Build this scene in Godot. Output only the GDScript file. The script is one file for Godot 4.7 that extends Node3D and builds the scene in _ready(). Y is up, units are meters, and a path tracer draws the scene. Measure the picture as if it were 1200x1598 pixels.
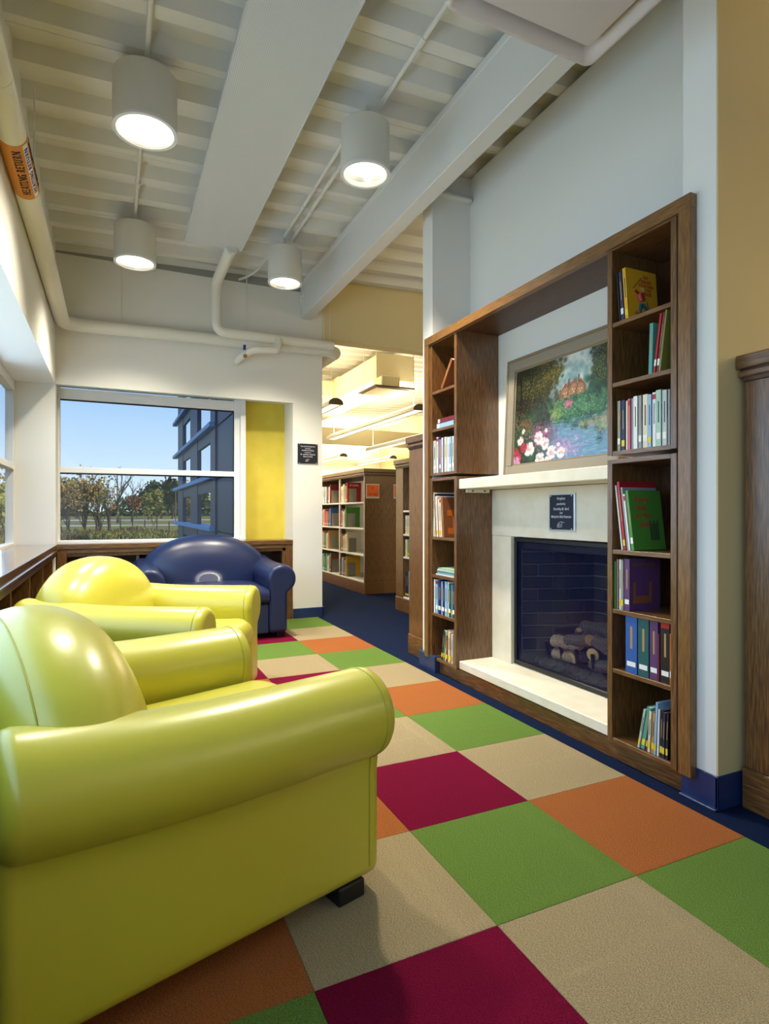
extends Node3D
# A library reading corner. Plan coordinates are x to the right, y up, z FORWARD (turned into -z by MB.g and by G()).

class MB:
	var v := PackedVector3Array()
	var n := PackedVector3Array()
	var uv := PackedVector2Array()
	var o := Vector3.ZERO
	var xf := Transform3D.IDENTITY
	func _init(origin := Vector3.ZERO) -> void:
		o = origin
	func g(p: Vector3) -> Vector3:
		p = xf * p
		return Vector3(p.x - o.x, p.y - o.y, o.z - p.z)
	func gn(p: Vector3) -> Vector3:
		p = xf.basis * p
		return Vector3(p.x, p.y, -p.z).normalized()
	func tri(a: Vector3, b: Vector3, c: Vector3, na: Vector3, nb: Vector3, nc: Vector3, ua := Vector2.ZERO, ub := Vector2.ZERO, uc := Vector2.ZERO) -> void:
		a = g(a); b = g(b); c = g(c); na = gn(na); nb = gn(nb); nc = gn(nc)
		v.append(a); n.append(na); uv.append(ua)
		if (b - a).cross(c - a).dot(na + nb + nc) > 0.0:
			v.append(c); n.append(nc); uv.append(uc)
			v.append(b); n.append(nb); uv.append(ub)
		else:
			v.append(b); n.append(nb); uv.append(ub)
			v.append(c); n.append(nc); uv.append(uc)
	func quad(a: Vector3, b: Vector3, c: Vector3, d: Vector3, nn: Vector3, uvs := PackedVector2Array([Vector2(0, 1), Vector2(1, 1), Vector2(1, 0), Vector2(0, 0)])) -> void:
		tri(a, b, c, nn, nn, nn, uvs[0], uvs[1], uvs[2])
		tri(a, c, d, nn, nn, nn, uvs[0], uvs[2], uvs[3])
	func box(x0: float, x1: float, y0: float, y1: float, z0: float, z1: float, b := 0.0) -> MB:
		var c := Vector3(x0 + x1, y0 + y1, z0 + z1) * 0.5
		var h := Vector3(absf(x1 - x0), absf(y1 - y0), absf(z1 - z0)) * 0.5
		b = minf(b, minf(h.x, minf(h.y, h.z)) * 0.45)
		for i in 3:
			var j := (i + 1) % 3
			var k := (i + 2) % 3
			for s: float in [-1.0, 1.0]:
				var nn := Vector3.ZERO
				nn[i] = s
				quad(fp(c, h, b, i, s, j, -1, k, -1), fp(c, h, b, i, s, j, 1, k, -1), fp(c, h, b, i, s, j, 1, k, 1), fp(c, h, b, i, s, j, -1, k, 1), nn)
				if b > 0.0:
					for t: float in [-1.0, 1.0]:
						var e := Vector3.ZERO
						e[i] = s
						e[j] = t
						quad(fp(c, h, b, i, s, j, t, k, -1), fp(c, h, b, i, s, j, t, k, 1), fp(c, h, b, j, t, i, s, k, 1), fp(c, h, b, j, t, i, s, k, -1), e)
		if b > 0.0:
			for s: float in [-1.0, 1.0]:
				for t: float in [-1.0, 1.0]:
					for u: float in [-1.0, 1.0]:
						var e := Vector3(s, t, u)
						tri(fp(c, h, b, 0, s, 1, t, 2, u), fp(c, h, b, 1, t, 0, s, 2, u), fp(c, h, b, 2, u, 0, s, 1, t), e, e, e)
		return self
	func fp(c: Vector3, h: Vector3, b: float, i: int, s: float, j: int, t: float, k: int, u: float) -> Vector3:
		var p := c
		p[i] += s * h[i]
		p[j] += t * (h[j] - b)
		p[k] += u * (h[k] - b)
		return p
	func grid(rows: Array, closed: bool, hint := Vector3.ZERO) -> MB:
		# rows of points; smooth; outward from each row's centre when closed, else along hint
		var m: int = rows.size()
		var w: int = rows[0].size()
		var ns := []
		for i in m:
			var cen := Vector3.ZERO
			for p: Vector3 in rows[i]:
				cen += p
			cen /= w
			if i == 0 or i == m - 1:
				var other: PackedVector3Array = rows[1 if i == 0 else m - 2]
				var c2 := Vector3.ZERO
				for p: Vector3 in other:
					c2 += p
				cen = cen.lerp(c2 / w, 0.6)
			var row := PackedVector3Array()
			for j in w:
				var a: Vector3 = rows[maxi(i - 1, 0)][j]
				var b: Vector3 = rows[mini(i + 1, m - 1)][j]
				var c: Vector3 = rows[i][(j - 1 + w) % w] if closed else rows[i][maxi(j - 1, 0)]
				var d: Vector3 = rows[i][(j + 1) % w] if closed else rows[i][mini(j + 1, w - 1)]
				var nn := (b - a).cross(d - c)
				if nn.length() < 1e-12:
					nn = (rows[i][j] - cen) if closed else hint
				var ref: Vector3 = (rows[i][j] - cen) if closed and hint == Vector3.ZERO else hint
				row.append(nn.normalized())
			ns.append(row)
		var sgn := 0.0
		for i in range(m):
			var cen := Vector3.ZERO
			for p: Vector3 in rows[i]:
				cen += p
			cen /= w
			for j in w:
				sgn += ns[i][j].dot((rows[i][j] - cen) if hint == Vector3.ZERO else hint)
		if sgn < 0.0:
			for i in m:
				for j in w:
					ns[i][j] = -ns[i][j]
		for i in m - 1:
			for j in (w if closed else w - 1):
				var k := (j + 1) % w
				tri(rows[i][j], rows[i + 1][j], rows[i + 1][k], ns[i][j], ns[i + 1][j], ns[i + 1][k])
				tri(rows[i][j], rows[i + 1][k], rows[i][k], ns[i][j], ns[i + 1][k], ns[i][k])
		return self
	func fan(ring: PackedVector3Array, nn: Vector3) -> MB:
		var cen := Vector3.ZERO
		for p in ring:
			cen += p
		cen /= ring.size()
		for j in ring.size():
			tri(cen, ring[j], ring[(j + 1) % ring.size()], nn, nn, nn)
		return self
	func tube(path: PackedVector3Array, r, sides := 12, caps := true) -> MB:
		var rows := []
		var up := Vector3(0.13, 0.97, 0.21).normalized()
		var m := path.size()
		for i in m:
			var t := (path[mini(i + 1, m - 1)] - path[maxi(i - 1, 0)]).normalized()
			up = up - t * up.dot(t)
			if up.length() < 0.05:
				up = Vector3(1, 0, 0.1) - t * Vector3(1, 0, 0.1).dot(t)
			up = up.normalized()
			var s := t.cross(up)
			var rr: float = r[i] if r is Array else r
			var ring := PackedVector3Array()
			for j in sides:
				var a := TAU * j / sides
				ring.append(path[i] + (up * cos(a) + s * sin(a)) * rr)
			rows.append(ring)
		grid(rows, true)
		if caps:
			fan(rows[0], (path[0] - path[1]).normalized())
			fan(rows[m - 1], (path[m - 1] - path[m - 2]).normalized())
		return self
	func lathe(c: Vector3, prof: Array, sides := 36) -> MB:
		for i in prof.size() - 1:
			var p: Vector2 = prof[i]
			var q: Vector2 = prof[i + 1]
			var d := (q - p).normalized()
			for j in sides:
				var a := TAU * j / sides
				var b := TAU * (j + 1) / sides
				var ea := Vector3(cos(a), 0, sin(a))
				var eb := Vector3(cos(b), 0, sin(b))
				var na := ea * d.y - Vector3(0, d.x, 0)
				var nb := eb * d.y - Vector3(0, d.x, 0)
				var y0 := Vector3(0, p.y, 0)
				var y1 := Vector3(0, q.y, 0)
				if p.x > 1e-6:
					tri(c + ea * p.x + y0, c + eb * p.x + y0, c + eb * q.x + y1, na, nb, nb)
				if q.x > 1e-6:
					tri(c + ea * p.x + y0, c + eb * q.x + y1, c + ea * q.x + y1, na, nb, na)
		return self
	func prism(poly: PackedVector2Array, axis: int, a0: float, a1: float) -> MB:
		# polygon in the plane across an axis (0: y,z  1: x,z  2: x,y)
		var idx := Geometry2D.triangulate_polygon(poly)
		var e := Vector3.ZERO
		e[axis] = 1.0
		for k in range(0, idx.size(), 3):
			for s: float in [a0, a1]:
				var nn := e * (1.0 if s == maxf(a0, a1) else -1.0)
				tri(pp(poly[idx[k]], axis, s), pp(poly[idx[k + 1]], axis, s), pp(poly[idx[k + 2]], axis, s), nn, nn, nn)
		var cw := Geometry2D.is_polygon_clockwise(poly)
		for i in poly.size():
			var p := poly[i]
			var q := poly[(i + 1) % poly.size()]
			var d := (q - p).normalized()
			var n2 := Vector2(-d.y, d.x) if cw else Vector2(d.y, -d.x)
			var nn := pp(n2, axis, 0.0)
			quad(pp(p, axis, a0), pp(q, axis, a0), pp(q, axis, a1), pp(p, axis, a1), nn)
		return self
	func pp(p: Vector2, axis: int, a: float) -> Vector3:
		if axis == 0:
			return Vector3(a, p.x, p.y)
		if axis == 1:
			return Vector3(p.x, a, p.y)
		return Vector3(p.x, p.y, a)
	func mesh() -> ArrayMesh:
		var arr := []
		arr.resize(Mesh.ARRAY_MAX)
		arr[Mesh.ARRAY_VERTEX] = v
		arr[Mesh.ARRAY_NORMAL] = n
		arr[Mesh.ARRAY_TEX_UV] = uv
		var m := ArrayMesh.new()
		m.add_surface_from_arrays(Mesh.PRIMITIVE_TRIANGLES, arr)
		return m

const CAM_H := 1.083
const LW := -0.455   # left wall face
var used := {}
var M := {}
var base := Vector3.ZERO
var rng := RandomNumberGenerator.new()

func dk(x: float) -> float:
	# the deck rises a little away from the windows
	return 3.345 + 0.036 * (x - LW)

func G(p: Vector3) -> Vector3:
	return Vector3(p.x, p.y, -p.z)

func numbered(called: String) -> String:
	var k: int = used.get(called, -1) + 1
	used[called] = k
	return called if k == 0 else "%s_%03d" % [called, k]

func tag(o: Node3D, label: String, category: String, group := "", kind := "") -> void:
	o.set_meta("label", label)
	o.set_meta("category", category)
	if group:
		o.set_meta("group", group)
	if kind:
		o.set_meta("kind", kind)

func thing(called: String, label: String, category: String, at := Vector3.ZERO, group := "", kind := "") -> Node3D:
	var o := Node3D.new()
	o.name = numbered(called)
	add_child(o, true)
	o.position = G(at)
	base = at
	tag(o, label, category, group, kind)
	return o

func mb() -> MB:
	return MB.new(base)

func part(parent: Node3D, called: String, m, mat: Material) -> MeshInstance3D:
	var o := MeshInstance3D.new()
	o.name = called
	o.mesh = m.mesh() if m is MB else m
	o.material_override = mat
	o.cast_shadow = GeometryInstance3D.SHADOW_CASTING_SETTING_ON
	parent.add_child(o, true)
	return o

func solo(called: String, m: MB, mat: Material, label: String, category: String, group := "", kind := "") -> MeshInstance3D:
	# a thing of one mesh; its mesh was built about `base`
	var o := part(self, numbered(called), m, mat)
	o.position = G(m.o)
	tag(o, label, category, group, kind)
	return o

func struct(called: String, m: MB, mat: Material, label: String, category: String) -> MeshInstance3D:
	return solo(called, m, mat, label, category, "", "structure")

func text(parent: Node3D, s: String, height: float, at: Vector3, turn: Vector3, mat: Material, called := "lettering", bold := true, depth := 0.0012, wide := 1.0, face := "Droid Sans") -> MeshInstance3D:
	var f := SystemFont.new()
	f.font_names = PackedStringArray([face])
	f.font_weight = 700 if bold else 400
	var t := TextMesh.new()
	t.font = f
	t.text = s
	t.font_size = 64
	t.pixel_size = height / 64.0
	t.depth = depth
	t.curve_step = 4.0
	var o := part(parent, called, t, mat)
	o.position = at
	o.rotation = turn
	o.scale = Vector3(wide, 1, 1)
	return o

# ---------------------------------------------------------------- materials
func noise_tex(freq: float, ramp: Array, size := 512, seed := 1, fractal := 4, as_normal := false, kind := FastNoiseLite.TYPE_SIMPLEX_SMOOTH) -> NoiseTexture2D:
	var f := FastNoiseLite.new()
	f.seed = seed
	f.frequency = freq
	f.noise_type = kind
	f.fractal_octaves = fractal
	var t := NoiseTexture2D.new()
	t.width = size
	t.height = size
	t.seamless = true
	t.noise = f
	if as_normal:
		t.as_normal_map = true
		t.bump_strength = 6.0
	elif ramp.size():
		var gr := Gradient.new()
		gr.offsets = PackedFloat32Array(range(ramp.size()).map(func(i): return float(i) / (ramp.size() - 1)))
		gr.colors = PackedColorArray(ramp)
		t.color_ramp = gr
	return t

func c8(r: float, g: float, b: float) -> Color:
	return Color(r / 255.0, g / 255.0, b / 255.0)

func mat(c: Color, rough := 0.6, metal := 0.0, spec := 0.5) -> StandardMaterial3D:
	var m := StandardMaterial3D.new()
	m.albedo_color = c
	m.roughness = rough
	m.metallic = metal
	m.metallic_specular = spec
	return m

func tri_tex(m: StandardMaterial3D, albedo: Texture2D, scale: Vector3, bump: Texture2D = null, cm := 0.0, world := true) -> StandardMaterial3D:
	m.uv1_triplanar = true
	m.uv1_world_triplanar = world
	m.uv1_scale = scale
	if albedo:
		m.albedo_texture = albedo
	if bump:
		m.heightmap_enabled = true
		m.heightmap_texture = bump
		m.heightmap_scale = cm
	return m

func coat(m: StandardMaterial3D, amount: float, rough: float) -> StandardMaterial3D:
	m.clearcoat_enabled = true
	m.clearcoat = amount
	m.clearcoat_roughness = rough
	return m

func glow(c: Color, e: float) -> StandardMaterial3D:
	var m := mat(Color(0.9, 0.9, 0.88), 0.5)
	m.emission_enabled = true
	m.emission = c
	m.emission_energy_multiplier = e
	return m

func glass(c: Color, alpha: float, rough := 0.0) -> StandardMaterial3D:
	var m := mat(Color(c.r, c.g, c.b, alpha), rough)
	m.transparency = BaseMaterial3D.TRANSPARENCY_ALPHA
	return m

func make_materials() -> void:
	var fine := noise_tex(0.08, [Color(0.25, 0.25, 0.25), Color(1, 1, 1)], 512, 3, 3)
	var pile := noise_tex(0.16, [Color(0.60, 0.60, 0.60), Color(1, 1, 1)], 512, 5, 2)
	var pilebump := noise_tex(0.16, [Color(0, 0, 0), Color(1, 1, 1)], 512, 5, 2)
	var mott := noise_tex(0.012, [Color(0.93, 0.93, 0.93), Color(1, 1, 1)], 256, 8, 3)
	M.wall = mat(c8(233, 231, 224), 0.75, 0, 0.35)
	M.tan = mat(c8(222, 206, 160), 0.75, 0, 0.35)
	M.accent = mat(c8(214, 190, 138), 0.75, 0, 0.35)
	M.trimwhite = mat(c8(228, 228, 226), 0.45)
	M.yellow = tri_tex(mat(c8(222, 202, 72), 0.7), mott, Vector3(1, 1, 1))
	M.deck = mat(c8(222, 221, 214), 0.55)
	M.beam = mat(c8(222, 222, 218), 0.5)
	M.pipe = mat(c8(230, 228, 216), 0.5)
	M.conduit = mat(c8(224, 222, 212), 0.5)
	M.lamp = mat(c8(218, 215, 204), 0.5)
	M.rim = mat(c8(225, 226, 224), 0.35)
	M.reflector = mat(c8(240, 236, 224), 0.38, 1.0)
	M.lens = glow(Color(1.0, 0.96, 0.86), 4.0)
	M.panel = mat(c8(206, 210, 210), 0.5)
	var stripes := Image.create(64, 64, false, Image.FORMAT_RGB8)
	for x in 64:
		for y in 64:
			var s: float = 0.90 if (x % 16) < 6 and (y % 16) < 12 else 1.0
			stripes.set_pixel(x, y, Color(s, s, s))
	tri_tex(M.panel, ImageTexture.create_from_image(stripes), Vector3(26, 26, 26))
	M.diffuser = mat(c8(206, 196, 190), 0.4)
	var grain := noise_tex(0.022, [c8(66, 42, 20), c8(94, 62, 31), c8(116, 79, 41), c8(140, 100, 56)], 512, 21, 5)
	var grainb := noise_tex(0.022, [Color(0.2, 0.2, 0.2), Color(0.9, 0.9, 0.9)], 512, 21, 5)
	for k in [["wood", Vector3(9, 0.7, 9)], ["woodz", Vector3(9, 9, 0.7)], ["woodx", Vector3(0.7, 9, 9)]]:
		var m := coat(tri_tex(mat(Color(1, 1, 1), 0.36, 0, 0.5), grain, k[1], grainb, 0.02), 0.6, 0.26)
		M[k[0]] = m
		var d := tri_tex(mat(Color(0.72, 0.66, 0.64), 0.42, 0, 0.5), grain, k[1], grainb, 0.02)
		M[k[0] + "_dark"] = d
	M.oak = tri_tex(mat(Color(1.0, 0.98, 0.92), 0.38, 0, 0.5), noise_tex(0.022, [c8(84, 56, 26), c8(112, 78, 40), c8(132, 94, 50), c8(156, 116, 66)], 512, 33, 5), Vector3(11, 0.8, 11), grainb, 0.03)
	coat(M.oak, 0.5, 0.28)
	M.oakz = M.oak.duplicate()
	M.oakz.uv1_scale = Vector3(11, 11, 0.8)
	M.counter = coat(tri_tex(mat(Color(1.0, 0.96, 0.9), 0.22, 0, 0.6), grain, Vector3(9, 9, 0.7)), 1.0, 0.14)
	M.stone = tri_tex(mat(c8(234, 230, 214), 0.6), noise_tex(0.02, [c8(244, 240, 232), c8(250, 248, 244), c8(255, 255, 255)], 512, 41, 4), Vector3(0.7, 0.7, 0.7))
	M.navy = mat(c8(34, 52, 96), 0.35)
	for k in [["beige", 206, 186, 146], ["green", 128, 164, 78], ["orange", 204, 124, 70], ["red", 146, 24, 66], ["navyrug", 32, 47, 84]]:
		var m := tri_tex(mat(c8(k[1], k[2], k[3]), 0.95, 0, 0.15), pile, Vector3(1.9, 3.0, 4.2), pilebump, 0.4)
		M[k[0]] = m
	M.rubber = mat(c8(20, 18, 16), 0.5)
	var skin := noise_tex(0.09, [Color(0.35, 0.35, 0.35), Color(1, 1, 1)], 512, 61, 3, false, FastNoiseLite.TYPE_CELLULAR)
	M.lime = coat(tri_tex(mat(c8(194, 187, 56), 0.4, 0, 0.5), null, Vector3(2, 2, 2), skin, 0.015, false), 0.65, 0.26)
	M.limeseam = mat(c8(172, 166, 44), 0.45)
	M.blue = tri_tex(mat(c8(28, 40, 78), 0.34, 0, 0.5), null, Vector3(2, 2, 2), skin, 0.02, false)
	M.blueseam = mat(c8(28, 36, 66), 0.5)
	M.black = mat(c8(18, 19, 24), 0.4)
	M.iron = mat(c8(26, 26, 28), 0.6, 0.4)
	M.fireglass = glass(Color(0.11, 0.14, 0.32), 0.15)  # blue of the tint stands in for sky reflected in the glass
	M.fireglass.metallic_specular = 0.22
	M.pane = glass(Color(0.8, 0.9, 0.9), 0.02)
	M.pane.metallic_specular = 0.2
	M.firebrick = tri_tex(mat(c8(92, 90, 96), 0.85), fine, Vector3(4, 4, 4), fine, 0.15)
	M.firebrick2 = tri_tex(mat(c8(78, 76, 80), 0.85), fine, Vector3(4, 4, 4), fine, 0.15)
	M.mortar = mat(c8(120, 118, 122), 0.95)
	M.bark = tri_tex(mat(c8(214, 208, 208), 0.55), noise_tex(0.05, [c8(40, 34, 32), c8(120, 112, 108), c8(230, 225, 220)], 256, 71, 4), Vector3(7, 7, 7), fine, 0.8)
	M.logpale = tri_tex(mat(c8(190, 172, 146), 0.8), noise_tex(0.03, [c8(150, 146, 146), c8(220, 216, 212), c8(255, 255, 255)], 256, 73, 4), Vector3(6, 6, 6), fine, 0.3)
	M.logend = mat(c8(206, 176, 122), 0.9)
	M.ash = tri_tex(mat(c8(86, 84, 88), 0.95), fine, Vector3(6, 6, 6), fine, 0.5)
	M.plaque = tri_tex(mat(c8(44, 54, 88), 0.45, 0.3), fine, Vector3(20, 20, 20), fine, 0.02)
	M.plaquedark = mat(c8(24, 24, 40), 0.45, 0.2)
	M.silver = mat(c8(214, 218, 226), 0.3, 0.7)
	M.letter = mat(c8(226, 228, 236), 0.5)
	M.brass = mat(c8(150, 118, 50), 0.4, 0.7)
	M.valve = mat(c8(30, 40, 110), 0.5)
	M.gilt = tri_tex(mat(c8(232, 218, 192), 0.4, 0.0), fine, Vector3(8, 8, 8), fine, 0.06)
	M.giltdark = mat(c8(140, 122, 96), 0.5, 0.2)
	M.sticker = mat(c8(214, 138, 40), 0.5)
	M.white = mat(c8(236, 236, 232), 0.55)
	M.steel = mat(c8(205, 208, 214), 0.4)
	M.bookend = mat(c8(150, 146, 134), 0.45, 0.2)
	M.page = mat(c8(226, 218, 198), 0.9)
	M.labelwhite = mat(c8(232, 232, 228), 0.6)
	M.labelyellow = mat(c8(224, 200, 60), 0.6)
	M.orangecard = mat(c8(238, 112, 36), 0.6)
	M.ink = mat(c8(28, 24, 22), 0.7)
	M.inkblue = mat(c8(50, 60, 150), 0.7)
	M.inkred = mat(c8(170, 40, 36), 0.7)
	M.fixture = mat(c8(196, 204, 214), 0.4)
	M.capend = mat(c8(92, 80, 58), 0.6)
	M.tubeglow = glow(Color(1.0, 0.95, 0.80), 1.6)
	M.duct = mat(c8(226, 216, 180), 0.55)
	M.wing = mat(c8(30, 42, 88), 0.5, 0.0)
	M.wingfin = mat(c8(120, 160, 220), 0.5, 0.0)
	M.wingglass = mat(c8(222, 230, 240), 0.02, 1.0)
	M.grass = tri_tex(mat(Color(1, 1, 1), 0.95, 0, 0.1), noise_tex(0.02, [c8(70, 64, 48), c8(92, 88, 54), c8(128, 122, 64), c8(104, 94, 74)], 512, 81, 5), Vector3(0.03, 0.03, 0.09))
	M.road = mat(c8(150, 148, 150), 0.9)
	M.trunk = mat(c8(52, 43, 40), 0.9)
	M.pole = mat(c8(92, 82, 74), 0.9)
	for k in [["leafgold", 146, 118, 62], ["leafolive", 112, 112, 60], ["leafdark", 50, 60, 40], ["leaforange", 140, 96, 60], ["scrub", 84, 72, 60], ["leaflime", 134, 138, 62]]:
		var m := mat(c8(k[1], k[2], k[3]), 0.85, 0, 0.2)
		m.cull_mode = BaseMaterial3D.CULL_DISABLED
		M[k[0]] = m

# ---------------------------------------------------------------- script
func _ready() -> void:
	rng.seed = 20240607
	# camera, sky, sun, exposure
	var cam := Camera3D.new()
	cam.name = "camera"
	cam.position = Vector3(0, CAM_H, 0)
	cam.rotation.y = -deg_to_rad(24.85)
	cam.fov = rad_to_deg(2.0 * atan(799.0 / 912.8))
	cam.near = 0.05
	cam.far = 1500.0
	cam.current = true
	add_child(cam)
	var env := Environment.new()
	var sky := Sky.new()
	var sm := ProceduralSkyMaterial.new()
	sm.sky_top_color = c8(62, 158, 232)
	sm.sky_horizon_color = c8(222, 242, 255)
	sm.sky_curve = 0.15
	sm.sky_energy_multiplier = 0.95
	sm.ground_bottom_color = c8(120, 116, 90)
	sm.ground_horizon_color = c8(170, 172, 160)
	sky.sky_material = sm
	env.background_mode = Environment.BG_SKY
	env.sky = sky
	env.tonemap_mode = Environment.TONE_MAPPER_LINEAR
	env.tonemap_exposure = 1.26
	env.sdfgi_enabled = true
	env.ssao_enabled = true
	env.ssil_enabled = true
	var we := WorldEnvironment.new()
	we.name = "world"
	we.environment = env
	add_child(we)
	var sun := DirectionalLight3D.new()
	sun.name = "sun"
	sun.light_color = Color(1.0, 0.93, 0.8)
	sun.light_energy = 1.5
	sun.light_angular_distance = 0.6
	sun.shadow_enabled = true
	sun.sky_mode = DirectionalLight3D.SKY_MODE_LIGHT_ONLY
	sun.look_at_from_position(Vector3.ZERO, Vector3(-0.75, -0.6, -0.55), Vector3.UP)
	add_child(sun)

	# added area light inside the side window, strengthens its daylight
	var day := AreaLight3D.new()
	day.name = "added_window_light"
	day.area_size = Vector2(10.4, 1.34)
	day.light_color = Color(0.76, 0.885, 1.0)
	day.light_energy = 9.0
	day.area_range = 20.0
	day.area_attenuation = 2.0
	day.shadow_enabled = true
	day.position = Vector3(-0.745, 1.46, 0.15)
	day.rotation.y = -PI / 2
	add_child(day)

	make_materials()
	build_shell()
	build_windows()
	build_outside()
	build_ceiling()
	build_fireplace()
	build_bookcases()
	build_low_cabinets()
	build_sofas()
	build_pendants()
	build_pipes()
	build_library()
	build_books()

# ---------------------------------------------------------------- room shell
const BW := 5.78     # back wall face
const RW := 1.985    # fireplace wall face
const RB := 2.29     # wall behind the niche and above the oak surround
const DK := 3.36     # underside of the deck
const X0 := 1.912    # edge of the patterned carpet
const Z0 := 1.266
const T := 0.5

func build_shell() -> void:
	base = Vector3.ZERO
	var fl := thing("floor", "navy library carpet with a checkerboard of coloured carpet tiles set into it", "floor", Vector3.ZERO, "", "structure")
	part(fl, "carpet", mb().box(-0.82, 11.0, -0.2, -0.006, -6.0, 6.15), M.navyrug)
	# the navy border and library carpet lie flush with the tiles
	part(fl, "carpet", mb().box(X0 + 0.001, 11.0, -0.2, 0.0, -6.0, 16.8), M.navyrug)
	var cyc := [["green", "orange", "beige"], ["beige", "green", "red"], ["red", "beige", "orange"], ["green", "orange", "beige"], ["beige", "green", "red"]]
	for i in 5:
		for j in range(-8, 10):
			var z0 := Z0 + j * T
			var z1 := minf(z0 + T, BW)
			var x1 := X0 - i * T
			var x0 := maxf(x1 - T, LW)
			if x1 <= LW or z0 >= BW:
				continue
			part(fl, "carpet_tile", mb().box(x0 + 0.0006, x1 - 0.0006, -0.006, 0.0 + (i * 7 + j * 3) % 3 * 0.0004, z0 + 0.0006, z1 - 0.0006, 0.001), M[cyc[i][(j + 1 + 99) % 3]])
	# left wall: band above the windows, wall under them, column in the corner
	var top := 3.85
	struct("wall_left", mb().box(LW - 0.36, LW, 2.187, 3.45, -6.0, 6.15), M.wall, "pale wall band above the long side window under the heating pipe", "wall")
	struct("wall_left_lower", mb().box(LW - 0.36, LW - 0.31, 0.0, 0.80, -6.0, 6.15), M.wall, "low wall under the long side window behind the low bookcase", "wall")
	struct("column", mb().box(LW - 0.305, LW, 0.0, 2.19, BW, 6.12, 0.004), M.wall, "white painted corner column between the two windows", "column")
	# back wall
	var bw := mb()
	bw.prism(PackedVector2Array([Vector2(3.45, BW), Vector2(3.45, 6.15), Vector2(2.235, 6.15), Vector2(2.19, BW)]), 0, LW, 1.652)
	bw.box(1.652, 1.965, 0.0, 3.5, BW, 6.15)
	struct("wall_back", bw, M.wall, "cream end wall framing the window, with a plaque on it", "wall")
	struct("wall_back_lower", mb().box(LW, 1.652, 0.0, 0.78, 6.08, 6.15), M.wall, "low wall behind the built-in bookcase under the end window", "wall")
	struct("wall_yellow", mb().box(1.21, 1.652, 0.78, 2.24, 6.1, 6.15), M.yellow, "mustard yellow panel filling the recess beside the end window", "wall panel")
	# fireplace side: piers and the set-back wall
	struct("wall_pier_near", mb().box(RW, 3.4, 0.0, 3.5, 1.42, 1.557), M.wall, "cream wall pier beside the oak surround, running up to the roof deck", "wall")
	struct("wall_accent", mb().box(RW + 0.0005, 3.4, 0.125, 3.5, 1.414, 1.4195), M.accent, "tan end face of the near pier at the picture's edge", "wall")  # thin tan sheet over the pier's end face
	struct("wall_pier_far", mb().box(RW, 2.45, 0.0, 3.255, 3.502, 3.639), M.wall, "narrow pale pier at the far side of the fireplace next to the opening", "wall")
	var rw := mb()
	rw.box(RB, RB + 0.16, 1.2, 3.438, 1.557, 3.502)
	rw.box(RB, RB + 0.16, 0.0, 1.2, 1.557, 2.117)
	rw.box(RB, RB + 0.16, 0.0, 1.2, 2.963, 3.502)
	rw.box(RB, RB + 0.16, 0.925, 1.2, 2.117, 2.963)
	rw.box(RB, RB + 0.16, 0.0, 0.12, 2.117, 2.963)
	rw.box(RB + 0.45, RB + 0.6, 2.6, top, 1.557, 3.64)  # unseen closure behind the wall, keeps the deck flutes above it dark
	struct("wall_fireplace", rw, M.wall, "pale set-back wall above the oak surround and behind the painting", "wall")
	struct("wall_header", mb().box(1.965, 11.0, 2.88, top, BW, 5.93), M.tan, "tan wall band across the library above the opening", "wall")
	# the rest of the shell, far and behind the camera
	struct("wall_far", mb().box(1.7, 7.5, 0.0, top, 16.5, 16.8), M.wall, "far pale wall of the library behind the stacks", "wall")
	struct("wall_right", mb().box(10.7, 7.5, 0.0, top, -6.0, 16.5), M.tan, "side wall of the library beyond the stacks", "wall")
	struct("wall_rear", mb().box(-0.9, 7.5, 0.0, top, -6.3, -6.0), M.wall, "wall closing the room behind the seating corner", "wall")
	struct("wall_library_left", mb().box(1.7, 1.9, 0.0, top, 6.15, 16.5), M.wall, "pale library wall running back behind the end wall", "wall")
	# baseboards
	struct("baseboard_back", mb().box(1.652, 1.975, 0.0, 0.1, BW - 0.01, BW, 0.002).box(1.965, 1.976, 0, 0.1, BW - 0.01, 6.15), M.navy, "navy rubber baseboard at the foot of the end wall", "baseboard")
	var bb := mb()
	bb.box(RW - 0.008, RW, 0.0, 0.125, 1.41, 1.56, 0.002).box(RW - 0.008, 3.4, 0.0, 0.125, 1.41, 1.42, 0.002)
	bb.box(RW - 0.022, RW, 0.0, 0.01, 1.41, 1.56, 0.004)
	struct("baseboard_near", bb, M.navy, "navy rubber baseboard wrapping the foot of the near pier", "baseboard")
	struct("baseboard_far", mb().box(RW - 0.03, RW, 0.0, 0.11, 3.43, 3.645, 0.002).box(RW - 0.03, RW + 0.06, 0.0, 0.11, 3.42, 3.432, 0.002), M.navy, "navy rubber baseboard at the foot of the far pier", "baseboard")

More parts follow.
